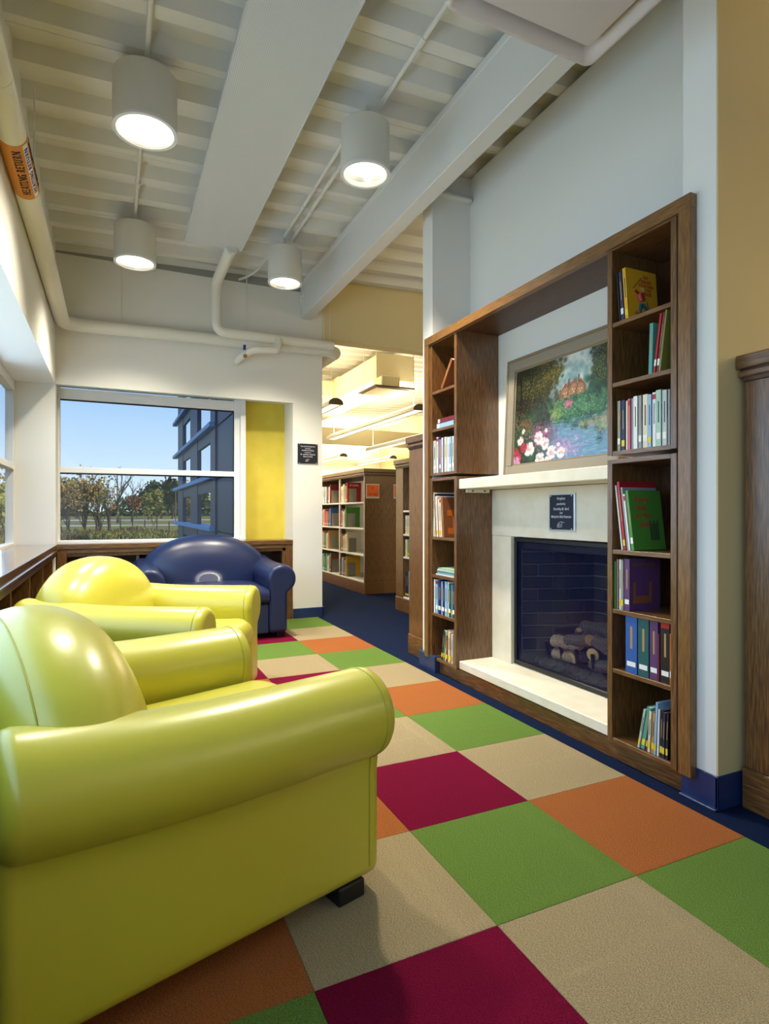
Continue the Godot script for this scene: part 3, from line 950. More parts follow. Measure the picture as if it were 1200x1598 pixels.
func build_painting() -> void:
	base = Vector3(2.205, 1.2905, 2.54)
	var t := thing("painting", "framed landscape painting of a misty river garden with roses and a red cottage", "painting", base)
	t.rotation.z = -atan(0.035 / 0.73)
	var x := base.x
	var y0 := base.y
	var y1 := base.y + 0.732
	var z0 := 2.08
	var z1 := 3.0
	for q in [[0.0, 0.018, -0.004, 0.03, "giltdark", "outer_bead"], [0.016, 0.074, 0.0, 0.026, "gilt", "frame_rail"], [0.072, 0.084, 0.008, 0.026, "giltdark", "inner_bead"]]:
		var a: float = q[0]
		var b: float = q[1]
		var f: float = x + q[2]
		var m: Material = M[q[4]]
		part(t, q[5], mb().box(f, x + q[3], y0 + a, y0 + b, z0 + a, z1 - a, 0.003), m)
		part(t, q[5], mb().box(f, x + q[3], y1 - b, y1 - a, z0 + a, z1 - a, 0.003), m)
		part(t, q[5], mb().box(f, x + q[3], y0 + b, y1 - b, z0 + a, z0 + b, 0.003), m)
		part(t, q[5], mb().box(f, x + q[3], y0 + b, y1 - b, z1 - b, z1 - a, 0.003), m)
	var W := 640
	var H := 480
	var im := Image.create(W, H, false, Image.FORMAT_RGB8)
	for yy in H:
		for xx in W:
			var u := xx / float(W)
			var v := yy / float(H)
			var mist := exp(-pow((u - 0.66) * 3.2, 2) - pow((v - 0.05) * 3.0, 2))
			var c := c8(64, 84, 96).lerp(c8(214, 222, 216), mist)
			c = c.lerp(c8(96, 136, 168), smoothstep(0.45, 0.75, v) * smoothstep(0.25, 0.6, u))
			c = c.lerp(c8(36, 42, 30), smoothstep(0.5, 0.1, u) * 0.9)
			im.set_pixel(xx, yy, c)
	var R := RandomNumberGenerator.new()
	R.seed = 77
	var spray := func(n: int, u0: float, v0: float, su: float, sv: float, r0: float, r1: float, cols: Array, al: float) -> void:
		for k in n:
			var c: Color = c8(cols[R.randi() % cols.size()][0], 0, 0)
			var q: Array = cols[R.randi() % cols.size()]
			c = c8(q[0], q[1], q[2])
			dab(im, (u0 + R.randfn() * su) * W, (v0 + R.randfn() * sv) * H, R.randf_range(r0, r1), c, al)
	# far mist trees, left canopy, right tree
	spray.call(200, 0.64, 0.20, 0.10, 0.07, 12, 26, [[120, 150, 160], [90, 124, 136], [160, 184, 182]], 0.4)
	spray.call(420, 0.14, 0.22, 0.12, 0.15, 12, 30, [[34, 38, 24], [48, 50, 28], [26, 30, 26]], 0.8)
	spray.call(150, 0.38, 0.14, 0.07, 0.08, 10, 22, [[54, 54, 30], [72, 70, 38], [40, 42, 28]], 0.7)
	spray.call(1300, 0.24, 0.2, 0.15, 0.13, 2, 4, [[120, 110, 52], [158, 142, 74], [86, 84, 44], [60, 62, 36]], 0.65)
	spray.call(260, 0.44, 0.11, 0.07, 0.05, 2, 4, [[190, 170, 80], [140, 128, 60]], 0.65)
	for k in 160:
		dab(im, (0.05 + 0.02 * sin(k * 0.03)) * W, (0.08 + k * 0.0042) * H, 7, c8(22, 20, 20), 0.9)
		dab(im, (0.20 - k * 0.0009) * W, (0.12 + k * 0.0036) * H, 4, c8(26, 24, 22), 0.8)
	spray.call(420, 0.95, 0.24, 0.06, 0.2, 10, 24, [[30, 50, 46], [44, 66, 52], [26, 40, 50]], 0.8)
	spray.call(420, 0.90, 0.18, 0.05, 0.13, 2, 5, [[150, 144, 64], [110, 120, 60], [70, 96, 70]], 0.65)
	# shrub bank behind and round the cottage
	spray.call(420, 0.74, 0.52, 0.15, 0.08, 14, 30, [[36, 72, 62], [48, 90, 72], [30, 56, 62]], 0.6)
	# cottage: three gables with pale walls
	for g in [[0.575, 0.345, 0.06], [0.66, 0.325, 0.068], [0.725, 0.335, 0.05]]:
		var gw: float = g[2] * W
		for yy in range(int(H * 0.15)):
			var hw: float = minf(gw, yy * 0.85)
			for xx in range(int(g[0] * W - hw), int(g[0] * W + hw)):
				var inner := absf(xx - g[0] * W) < hw - 10.0 and yy > 22
				var c := c8(112, 66, 48).lerp(c8(150, 90, 60), R.randf())
				if inner:
					c = c8(168, 138, 112).lerp(c8(110, 84, 70), R.randf())
				im.set_pixel(clampi(xx, 0, W - 1), int(g[1] * H - H * 0.08) + yy, c)
		for q in [[-0.012, 0.03], [0.012, 0.03], [0.0, 0.055]]:
			dab(im, (g[0] + q[0]) * W, (g[1] + q[1] - 0.01) * H, 5, c8(236, 204, 140), 0.9)
	for g in [[0.60, 0.235], [0.70, 0.215]]:
		for yy in 34:
			for xx in 9:
				im.set_pixel(int(g[0] * W) + xx, int(g[1] * H) + yy, c8(98, 58, 46).lerp(c8(130, 82, 62), R.randf()))
	# shrubs falling to the river
	spray.call(300, 0.70, 0.52, 0.17, 0.06, 8, 18, [[52, 100, 78], [70, 122, 92], [40, 78, 76], [88, 132, 100]], 0.5)
	spray.call(900, 0.72, 0.54, 0.16, 0.07, 2, 5, [[110, 158, 110], [70, 120, 96], [138, 176, 132], [60, 104, 84]], 0.55)
	spray.call(150, 0.48, 0.53, 0.04, 0.05, 4, 10, [[150, 164, 92], [110, 136, 82], [84, 112, 76]], 0.55)
	spray.call(130, 0.61, 0.47, 0.022, 0.02, 3, 6, [[176, 92, 116], [196, 124, 144]], 0.6)
	spray.call(160, 0.30, 0.50, 0.06, 0.07, 8, 18, [[40, 46, 40], [56, 62, 52], [70, 66, 74]], 0.7)
	# river
	for k in 900:
		var v := R.randf_range(0.62, 1.0)
		var u := R.randf_range(0.42 + (v - 0.62) * 0.3, 1.0)
		for d in 7:
			dab(im, u * W + d * 4.0, v * H + R.randfn(), 2.5, [c8(110, 154, 182), c8(80, 120, 156), c8(160, 192, 210), c8(96, 138, 162)][k % 4], 0.35)
	spray.call(90, 0.86, 0.69, 0.07, 0.02, 5, 11, [[170, 130, 104], [150, 150, 110]], 0.5)
	spray.call(200, 0.97, 0.72, 0.05, 0.05, 5, 12, [[90, 134, 110], [120, 152, 122], [196, 150, 150]], 0.5)
	# flowers
	spray.call(420, 0.14, 0.76, 0.11, 0.13, 8, 20, [[30, 58, 48], [44, 74, 58], [54, 92, 64]], 0.7)
	spray.call(420, 0.13, 0.62, 0.07, 0.07, 2, 5, [[166, 40, 44], [190, 80, 80], [90, 130, 70], [60, 96, 60]], 0.8)
	spray.call(420, 0.33, 0.74, 0.07, 0.06, 4, 10, [[160, 80, 130], [190, 120, 156], [130, 66, 118], [80, 100, 90]], 0.55)
	spray.call(420, 0.58, 0.9, 0.09, 0.06, 4, 10, [[158, 98, 160], [184, 136, 186], [204, 172, 206], [120, 130, 160]], 0.45)
	for q in [[0.08, 0.76, 28, 0], [0.30, 0.76, 38, 0], [0.37, 0.82, 34, 0], [0.19, 0.86, 42, 0], [0.45, 0.92, 38, 0], [0.55, 0.93, 32, 0], [0.32, 0.97, 38, 0], [0.11, 0.66, 14, 0], [0.38, 0.69, 13, 0], [0.12, 0.83, 30, 1], [0.02, 0.88, 30, 1], [0.06, 0.93, 28, 1], [0.03, 0.98, 36, 2], [0.52, 0.85, 12, 0], [0.40, 0.99, 20, 0]]:
		var lo: Array = [[206, 184, 194], [150, 30, 46], [180, 124, 168]][q[3]]
		for k in 60:
			var a := R.randf() * TAU
			var rr: float = q[2] * sqrt(R.randf()) * 0.8
			var c := c8(lo[0], lo[1], lo[2]).lerp(c8(246, 238, 232) if q[3] == 0 else c8(lo[0] + 30, lo[1] + 36, lo[2] + 36), R.randf())
			if rr < q[2] * 0.28:
				c = c.lerp(c8(150, 104, 112), 0.45)
			dab(im, q[0] * W + cos(a) * rr, q[1] * H + sin(a) * rr, q[2] * 0.26, c, 0.75)
	var cm := mat(Color(1, 1, 1), 0.32, 0, 0.5)
	cm.albedo_texture = ImageTexture.create_from_image(im)
	var cv := mb()
	var k := 0.083
	cv.quad(Vector3(x + 0.012, y0 + k, z1 - k), Vector3(x + 0.012, y0 + k, z0 + k), Vector3(x + 0.012, y1 - k, z0 + k), Vector3(x + 0.012, y1 - k, z1 - k), Vector3(-1, 0, 0))
	part(t, "canvas", cv, cm)
	part(t, "backing", mb().box(x + 0.0125, x + 0.024, y0 + 0.02, y1 - 0.02, z0 + 0.02, z1 - 0.02), M.giltdark)

# ---------------------------------------------------------------- bookcases
const BF := 1.965    # front plane of the bookcases

func bookcase(label: String, z0: float, z1: float, y0: float, y1: float, shelves: Array) -> void:
	base = Vector3(2.12, y0, (z0 + z1) * 0.5)
	var b := thing("bookcase", label, "bookcase", base, "oak bookcases beside the fireplace")
	var d := RB - 0.003
	part(b, "side_panel", mb().box(BF, d, y0, y1, z0, z0 + 0.027, 0.0015), M.wood)
	part(b, "side_panel", mb().box(BF, d, y0, y1, z1 - 0.027, z1, 0.0015), M.wood)
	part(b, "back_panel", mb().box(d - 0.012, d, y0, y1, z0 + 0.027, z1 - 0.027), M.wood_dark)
	part(b, "top_panel", mb().box(BF, d - 0.012, y1 - 0.019, y1, z0 + 0.027, z1 - 0.027, 0.0015), M.woodz)
	for s in shelves:
		part(b, "shelf", mb().box(BF + 0.002, d - 0.012, s - 0.019, s, z0 + 0.027, z1 - 0.027, 0.0015), M.woodz)

func build_bookcases() -> void:
	bookcase("upper half of the narrow oak bookcase nearest the white pier", 1.570, 1.918, 1.328, 2.235, [1.346, 1.642, 1.902])
	bookcase("lower half of the narrow oak bookcase nearest the white pier", 1.570, 1.918, 0.086, 1.310, [0.104, 0.405, 0.663, 0.920])
	bookcase("upper half of the narrow oak bookcase at the far end of the fireplace", 3.163, 3.503, 1.328, 2.235, [1.346, 1.642, 1.896])
	bookcase("lower half of the narrow oak bookcase at the far end of the fireplace", 3.163, 3.503, 0.086, 1.310, [0.104, 0.400, 0.660, 0.915])

# ---------------------------------------------------------------- low cabinets under the windows
func build_low_cabinets() -> void:
	base = Vector3(0.6, 0, 5.93)
	var c := thing("low_bookcase", "low brown wooden bookcase built in under the end window behind the navy sofa", "bookcase", base)
	part(c, "top_board", mb().box(LW, 1.651, 0.757, 0.80, BW - 0.008, 6.075, 0.003), M.woodx)
	part(c, "stile", mb().box(1.578, 1.651, 0.0, 0.757, BW, BW + 0.03, 0.002), M.wood)
	part(c, "stile", mb().box(LW + 0.01, LW + 0.085, 0.0, 0.757, BW, BW + 0.03, 0.002), M.wood)
	part(c, "rail", mb().box(LW + 0.085, 1.578, 0.72, 0.757, BW, BW + 0.03, 0.002), M.woodx)
	part(c, "plinth", mb().box(LW + 0.085, 1.578, 0.0, 0.1, BW, BW + 0.03, 0.002), M.woodx)
	part(c, "inner_frame", mb().box(1.545, 1.578, 0.1, 0.72, BW + 0.012, BW + 0.05, 0.002).box(LW + 0.085, 1.578, 0.69, 0.72, BW + 0.012, BW + 0.05, 0.002), M.wood)
	part(c, "back_panel", mb().box(LW + 0.01, 1.651, 0.0, 0.757, 6.06, 6.075), M.wood_dark)
	for x in [-0.43, 0.2, 0.56, 1.24, 1.60]:
		part(c, "divider", mb().box(x - 0.012, x + 0.012, 0.1, 0.72, BW + 0.03, 6.06), M.wood)
	part(c, "shelf", mb().box(LW + 0.03, 1.63, 0.39, 0.41, BW + 0.04, 6.06), M.woodx_dark)
	base = Vector3(-0.6, 0, 2.0)
	var d := thing("window_bookcase", "long low dark bookcase with a glossy counter top under the side window", "bookcase", base)
	part(d, "counter_top", mb().box(-0.765, LW + 0.012, 0.757, 0.803, -6.0, BW - 0.005, 0.003), M.counter)
	part(d, "moulding", mb().box(LW - 0.02, LW + 0.02, 0.737, 0.757, -6.0, BW - 0.005, 0.006), M.counter)
	part(d, "rail", mb().box(LW - 0.03, LW, 0.69, 0.737, -6.0, BW - 0.005, 0.002), M.woodz_dark)
	part(d, "plinth", mb().box(LW - 0.03, LW, 0.0, 0.1, -6.0, BW - 0.005, 0.002), M.woodz_dark)
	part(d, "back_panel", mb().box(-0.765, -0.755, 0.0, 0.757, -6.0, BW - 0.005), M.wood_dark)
	part(d, "shelf", mb().box(-0.755, LW - 0.012, 0.38, 0.40, -6.0, BW - 0.02), M.woodz_dark)
	for k in 17:
		var z := 5.54 - k * 0.72
		part(d, "divider", mb().box(-0.755, LW - 0.002, 0.1, 0.69, z - 0.013, z + 0.013, 0.002), M.wood)

# ---------------------------------------------------------------- sofas
func keyhole(wa: float, ya: float, R: float, win: float, wout: float, yb: float) -> PackedVector2Array:
	# (w, y): bottom inner, bottom outer, up, round the roll, down inside
	var p := PackedVector2Array()
	var r := 0.037
	for k in 4:
		var a := PI + PI / 2 * k / 3.0
		p.append(Vector2(win + r + cos(a) * r, yb + r + sin(a) * r))
	for k in 5:
		p.append(Vector2(lerpf(win + r, wout - r, (k + 1) / 6.0), yb))
	for k in 4:
		var a := -PI / 2 + PI / 2 * k / 3.0
		p.append(Vector2(wout - r + cos(a) * r, yb + r + sin(a) * r))
	var a0 := -acos((wout - wa) / R)
	var yj := ya + sin(a0) * R
	for k in 7:
		p.append(Vector2(wout, lerpf(yb + r, yj, (k + 1) / 8.0)))
	for k in 31:
		var a := lerpf(a0 + 0.04, PI + 0.12, k / 30.0)
		p.append(Vector2(wa + cos(a) * R, ya + sin(a) * R))
	for k in 9:
		p.append(Vector2(win, lerpf(ya - 0.06, yb + r, k / 9.0)))
	return p

func inset(p: PackedVector2Array, d: float) -> PackedVector2Array:
	var out := PackedVector2Array()
	var m := p.size()
	for i in m:
		var t := (p[(i + 1) % m] - p[(i - 1 + m) % m]).normalized()
		out.append(p[i] + Vector2(-t.y, t.x) * d)
	return out

func sofa(called: String, label: String, at: Vector3, turn: float, spacing: float, leather: Material, seam: Material, a_hump: float, top: float) -> void:
	# local plan: x faces the front, z across; origin on the floor at the middle of the front edge
	var s := thing(called, label, "sofa" if spacing > 1.0 else "armchair", at, "" if spacing > 1.0 else "lime armchairs")
	s.rotation.y = turn
	base = Vector3.ZERO
	var R := 0.125
	var ya := 0.505
	var depth := 0.935
	for side: float in [-1.0, 1.0]:
		var wa := spacing * 0.5
		var prof := keyhole(wa, ya, R, wa - 0.112, wa + 0.047, 0.045)
		var rows := []
		var row := func(pr: PackedVector2Array, u: float) -> PackedVector3Array:
			var flare := clampf((-u - 0.35) / 0.55, 0.0, 1.0)
			var o := PackedVector3Array()
			for q in pr:
				var up := smoothstep(0.2, 0.45, q.y)
				o.append(Vector3(u, q.y + flare * flare * 0.035 * up, q.x * side))
			return o
		for k in 7:
			var a := PI / 2 * k / 6.0
			rows.append(row.call(inset(prof, 0.032 * (1.0 - sin(a))), -0.032 + 0.032 * cos(a)))
		for k in 16:
			rows.append(row.call(prof, lerpf(-0.05, -depth + 0.036, k / 15.0)))
		for k in 4:
			var a := PI / 2 * (k + 1) / 4.0
			rows.append(row.call(inset(prof, 0.036 * (1.0 - cos(a))), -depth + 0.036 - 0.036 * sin(a)))
		var m := mb().grid(rows, true)
		for e in [0, rows.size() - 1]:
			var pl := PackedVector2Array()
			for q: Vector3 in rows[e]:
				pl.append(Vector2(q.z, q.y))
			var idx := Geometry2D.triangulate_polygon(pl)
			var nn := Vector3(1 if e == 0 else -1, 0, 0)
			for t in range(0, idx.size(), 3):
				m.tri(rows[e][idx[t]], rows[e][idx[t + 1]], rows[e][idx[t + 2]], nn, nn, nn)
		var arm := part(s, "arm", m, leather)
		# seam piping round the front of the arm
		var sp := PackedVector3Array()
		var ins := inset(prof, -0.0004)
		for i in range(12, ins.size() - 1):
			sp.append(Vector3(-0.045, ins[i].y, ins[i].x * side))
		part(arm, "piping", mb().tube(sp, 0.0022, 6), seam)
	# back: an arched cushion, lofted from its front pole to its rear
	var rows2 := []
	var n := 56
	var cy := 0.46
	var ring := PackedVector2Array()
	for k in n:
		var a := TAU * k / n
		var w := cos(a)
		var y := sin(a)
		if y >= 0.0:
			ring.append(Vector2(w * a_hump, 0.52 + (top - 0.52) * pow(y, 0.94)))
		else:
			ring.append(Vector2(lerpf(a_hump, minf(a_hump, spacing * 0.5 + 0.015), clampf(-y * 6.0, 0.0, 1.0)) * signf(w) * pow(absf(w), 0.35), 0.52 + y * 0.45))
	var steps := 26
	for i in steps + 1:
		var t := PI * i / steps
		var sc: float = pow(maxf(sin(t), 0.0), 0.62)
		var cx := signf(cos(t)) * pow(absf(cos(t)), 0.85)
		var o := PackedVector3Array()
		for q in ring:
			var y := cy + (q.y - cy) * sc
			var lean := clampf((y - 0.4) / 0.46, -0.5, 1.0)
			o.append(Vector3(-0.765 + cx * (0.205 if cx > 0.0 else 0.175) - lean * 0.03, y, q.x * sc))
		rows2.append(o)
	var back := part(s, "backrest", mb().grid(rows2, true), leather)
	var seamp := PackedVector3Array()
	for off in [0.0]:
		seamp.clear()
		for k in range(0, n / 2 + 1):
			var q := ring[k]
			var t := PI * 0.62
			var sc: float = pow(sin(t), 0.62)
			var y := cy + (q.y - cy) * sc
			seamp.append(Vector3(-0.765 + signf(cos(t)) * pow(absf(cos(t)), 0.85) * 0.175 - clampf((y - 0.4) / 0.46, -0.5, 1.0) * 0.03 - off, y + 0.0005, q.x * sc * 1.001))
		part(back, "seam", mb().tube(seamp, 0.0022, 6), seam)
	# seat cushion
	var half := spacing * 0.5 - 0.114
	var rows3 := []
	var top_y := 0.425
	for i in 25:
		var f := i / 24.0
		var o := PackedVector3Array()
		for j in 25:
			var w := lerpf(-half, half, j / 24.0)
			var edge: float = 1.0 - pow(absf(w) / half, 4.0)
			var u := 0.0
			var y := 0.0
			if f < 0.62:
				var q := f / 0.62
				u = lerpf(-0.7, -0.05, q)
				y = top_y + (0.05 * edge) * (0.45 + 0.55 * q)
			else:
				var a := (f - 0.62) / 0.38 * PI
				u = -0.05 + sin(a) * 0.085 * (0.75 + 0.25 * edge)
				y = lerpf(top_y + 0.05 * edge, 0.295, (1.0 - cos(a)) * 0.5)
			o.append(Vector3(u, y, w))
		rows3.append(o)
	part(s, "seat_cushion", mb().grid(rows3, false, Vector3(0.3, 1, 0)), leather)
	part(s, "front_rail", mb().box(-0.06, -0.022, 0.045, 0.30, -half - 0.002, half + 0.002, 0.012), leather)
	part(s, "base_frame", mb().box(-depth + 0.03, -0.06, 0.05, 0.30, -half - 0.01, half + 0.01, 0.004), leather)
	for q in [[-0.10, 1], [-0.10, -1], [-depth + 0.1, 1], [-depth + 0.1, -1]]:
		var w: float = q[1] * (spacing * 0.5)
		part(s, "foot", mb().box(q[0] - 0.045, q[0] + 0.045, 0.0, 0.05, w - 0.04, w + 0.04, 0.004), M.rubber)

func build_sofas() -> void:
	sofa("armchair", "lime green leather armchair nearest the camera, its big rolled arm filling the corner", Vector3(0.571, 0, 1.971), 0.285, 0.821, M.lime, M.limeseam, 0.472, 0.838)
	sofa("armchair", "second lime green leather armchair, between the nearest one and the navy sofa", Vector3(0.606, 0, 3.238), -0.488, 0.821, M.lime, M.limeseam, 0.472, 0.838)
	sofa("loveseat", "navy blue leather loveseat with rolled arms in front of the end window", Vector3(0.785, 0, 4.93), -PI / 2, 1.065, M.blue, M.blueseam, 0.575, 0.87)

# ---------------------------------------------------------------- pendant cylinders and conduits
func pendant(x: float, z: float, label: String, d: float, power: float, deep: float) -> void:
	var yb := 3.0
	base = Vector3(x, yb, z)
	var p := thing("pendant_light", label, "pendant light", base, "white cylinder downlights")
	var r := d * 0.5
	part(p, "housing", mb().lathe(base, [Vector2(r - 0.004, 0.004), Vector2(r, 0.008), Vector2(r, 0.272), Vector2(r - 0.006, 0.278), Vector2(0, 0.278)], 48), M.lamp)
	part(p, "rim", mb().lathe(base, [Vector2(r - 0.018, 0.006), Vector2(r - 0.016, 0.0), Vector2(r + 0.002, 0.0), Vector2(r + 0.003, 0.012), Vector2(r, 0.014)], 48), M.rim)
	part(p, "reflector", mb().lathe(base, [Vector2(r - 0.018 - deep * 0.35, deep + 0.002), Vector2(r - 0.018 - deep * 0.12, deep * 0.5), Vector2(r - 0.018, 0.004)], 48), M.reflector)
	part(p, "lens", mb().lathe(base, [Vector2(r - 0.018 - deep * 0.35, deep), Vector2(0.0, deep)], 32), M.lens)
	part(p, "stem", mb().lathe(base, [Vector2(0.03, 0.278), Vector2(0.03, 0.292), Vector2(0.012, 0.296), Vector2(0.012, dk(x) - yb - 0.012)], 16), M.conduit)
	var l := SpotLight3D.new()
	l.name = "lamp_glow"
	l.light_color = Color(1.0, 0.955, 0.86)
	l.light_energy = power
	l.light_size = 0.08
	l.spot_angle = 58.0
	l.spot_angle_attenuation = 0.7
	l.spot_range = 12.0
	l.spot_attenuation = 2.0
	l.shadow_enabled = true
	l.position = Vector3(0, deep - 0.012, 0)
	l.rotation.x = -PI / 2
	p.add_child(l)

func build_pendants() -> void:
	pendant(0.146, 3.19, "white cylinder downlight nearest the camera over the armchairs", 0.305, 4.2, 0.014)
	pendant(0.150, 4.90, "white cylinder downlight nearest the end wall, on the window side", 0.302, 4.9, 0.016)
	pendant(1.301, 3.07, "white cylinder downlight beside the steel beam, nearer of the beam pair", 0.28, 7.2, 0.05)
	pendant(1.306, 4.81, "white cylinder downlight beside the steel beam, close to the end wall", 0.28, 7.2, 0.022)
	var runs := [
		[0.15, -1.5, 3.18, "white conduit running along the deck to the downlight over the armchairs"],
		[0.15, 3.20, 4.90, "white conduit along the deck between the two window-side downlights"],
		[1.375, -1.5, 3.05, "white conduit along the deck to the nearer downlight by the beam"],
		[1.30, 3.08, 4.80, "white conduit between the beam-side downlights, window side of the twin runs"],
		[1.375, 3.25, 4.86, "white conduit between the beam-side downlights, beam side of the twin runs"],
	]
	for r in runs:
		base = Vector3(r[0], dk(r[0]) - 0.018, r[1])
		var c := thing("conduit", r[3], "conduit", base, "painted conduits under the deck")
		part(c, "run", mb().tube(PackedVector3Array([Vector3(r[0], dk(r[0]) - 0.018, r[1]), Vector3(r[0], dk(r[0]) - 0.018, r[2])]), 0.0125, 10), M.conduit)
		var z: float = r[2] - 0.55
		part(c, "coupling", mb().tube(PackedVector3Array([Vector3(r[0], dk(r[0]) - 0.018, z), Vector3(r[0], dk(r[0]) - 0.018, z + 0.05)]), 0.017, 10), M.conduit)
	base = Vector3(1.1, 3.32, 5.3)
	var jb := thing("conduit", "short bent conduit behind the beam-side downlight near the end wall", "conduit", base, "painted conduits under the deck")
	part(jb, "run", mb().tube(bend(PackedVector3Array([Vector3(1.25, 3.34, 4.95), Vector3(1.22, 3.34, 5.45), Vector3(1.16, 3.33, 5.62), Vector3(1.10, 3.33, 5.72)]), 0.05), 0.011, 8), M.conduit)

# ---------------------------------------------------------------- pipes
func bend(p: PackedVector3Array, r: float) -> PackedVector3Array:
	var out := PackedVector3Array([p[0]])
	for i in range(1, p.size() - 1):
		var a := (p[i - 1] - p[i]).normalized()
		var b := (p[i + 1] - p[i]).normalized()
		var k := minf(r, minf(p[i].distance_to(p[i - 1]), p[i].distance_to(p[i + 1])) * 0.49)
		for j in 9:
			var t := j / 8.0
			out.append((p[i] + a * k).lerp(p[i], t).lerp(p[i].lerp(p[i] + b * k, t), t))
	out.append(p[p.size() - 1])
	return out

func build_pipes() -> void:
	var r := 0.057
	base = Vector3(LW + r, 2.71, 5.70)
	var p := thing("heating_pipe", "thick white insulated pipe along the side wall and across the end wall", "pipe", base)
	part(p, "insulation", mb().tube(bend(PackedVector3Array([Vector3(-0.396, 2.70, -5.9), Vector3(-0.396, 2.70, 5.71), Vector3(2.12, 2.745, 5.71), Vector3(2.07, 2.745, 7.6)]), 0.13), r, 24), M.pipe)
	for z in [2.55, 4.4]:
		part(p, "joint_band", mb().tube(PackedVector3Array([Vector3(-0.396, 2.70, z), Vector3(-0.396, 2.70, z + 0.006)]), r + 0.0012, 24), M.trimwhite)
	# wrapped label
	var st := part(p, "pipe_label", mb().tube(PackedVector3Array([Vector3(-0.396, 2.70, 2.93), Vector3(-0.396, 2.70, 3.40)]), r + 0.0012, 32), M.sticker)
	var stripe := mb()
	var q := PackedVector3Array()
	var rr := r + 0.0020
	var cc := Vector3(-0.396, 2.70, 0)
	for k in 8:
		var a := deg_to_rad(-48.0 + 26.0 * k / 8.0)
		var b := deg_to_rad(-48.0 + 26.0 * (k + 1) / 8.0)
		var ea := Vector3(cos(a), sin(a), 0)
		var eb := Vector3(cos(b), sin(b), 0)
		stripe.quad(cc + ea * rr + Vector3(0, 0, 2.94), cc + eb * rr + Vector3(0, 0, 2.94), cc + eb * rr + Vector3(0, 0, 3.39), cc + ea * rr + Vector3(0, 0, 3.39), (ea + eb).normalized())
	part(st, "stripe", stripe, M.white)
	for l in [[-78.0, "ink", 0.05, 2.97], [-35.0, "inkblue", 0.028, 3.0], [4.0, "ink", 0.05, 2.97]]:
		part(st, "lettering", wrapped("HEATING RETURN", l[2], cc, r + 0.003, l[0], 3.35, 0.38), M[l[1]])
	# drop from the radiant panel
	base = Vector3(0.87, 2.9, 5.58)
	var d := thing("heating_pipe", "white insulated pipe dropping from the ceiling panel and turning along the end wall", "pipe", base)
	part(d, "insulation", mb().tube(bend(PackedVector3Array([Vector3(0.86, 3.205, 4.80), Vector3(0.862, 3.205, 5.56), Vector3(0.862, 2.757, 5.575), Vector3(2.02, 2.765, 5.60)]), 0.10), 0.046, 20), M.pipe)
	part(d, "collar", mb().tube(PackedVector3Array([Vector3(0.86, 3.205, 4.77), Vector3(0.86, 3.205, 4.81)]), 0.036, 16), M.silver)
	part(d, "joint_band", mb().tube(PackedVector3Array([Vector3(0.862, 2.985, 5.569), Vector3(0.862, 2.99, 5.569)]), 0.0475, 20), M.trimwhite)
	# short hooked branch with a valve
	base = Vector3(1.3, 2.62, 5.5)
	var h := thing("heating_pipe", "short hooked white pipe branch with a valve below the main end-wall pipe", "pipe", base)
	part(h, "insulation", mb().tube(bend(PackedVector3Array([Vector3(1.435, 2.74, 5.54), Vector3(1.425, 2.62, 5.47), Vector3(1.18, 2.60, 5.47), Vector3(1.10, 2.555, 5.62), Vector3(1.09, 2.55, 5.775)]), 0.06), 0.034, 18), M.pipe)
	part(h, "valve_handle", mb().box(1.10, 1.122, 2.60, 2.645, 5.50, 5.53, 0.004), M.valve)
	var tg := mb()
	tg.xf = Transform3D(Basis(Vector3(1, 0, 0), PI / 2), Vector3(1.112, 2.535, 5.485))
	tg.lathe(Vector3.ZERO, [Vector2(0, 0), Vector2(0.019, 0), Vector2(0.019, 0.003), Vector2(0, 0.003)], 20)
	part(h, "valve_tag", tg, M.brass)
	part(h, "tag_chain", mb().tube(PackedVector3Array([Vector3(1.112, 2.60, 5.50), Vector3(1.112, 2.552, 5.487)]), 0.0015, 5), M.brass)
	for q2 in [[0.066, 5.70, 2.745, "thin hanger rod holding the main pipe near the end-wall window"], [1.153, 5.62, 2.80, "thin hanger rod holding the dropped pipe at the end wall"], [1.955, 5.70, 2.79, "thin hanger rod at the pipe's end by the wall corner"], [2.02, 5.70, 2.79, "second thin hanger rod at the pipe's end by the wall corner"], [-0.385, 3.62, 2.75, "thin hanger rod by the side wall near the pipe label"]]:
		base = Vector3(q2[0], q2[2], q2[1])
		var hr := thing("hanger_rod", q2[3], "rod", base, "pipe hanger rods")
		part(hr, "rod", mb().tube(PackedVector3Array([base, Vector3(q2[0], dk(q2[0]), q2[1])]), 0.0045, 6), M.conduit)
		part(hr, "nut", mb().box(q2[0] - 0.012, q2[0] + 0.012, q2[2] - 0.004, q2[2] + 0.01, q2[1] - 0.012, q2[1] + 0.012, 0.003), M.conduit)

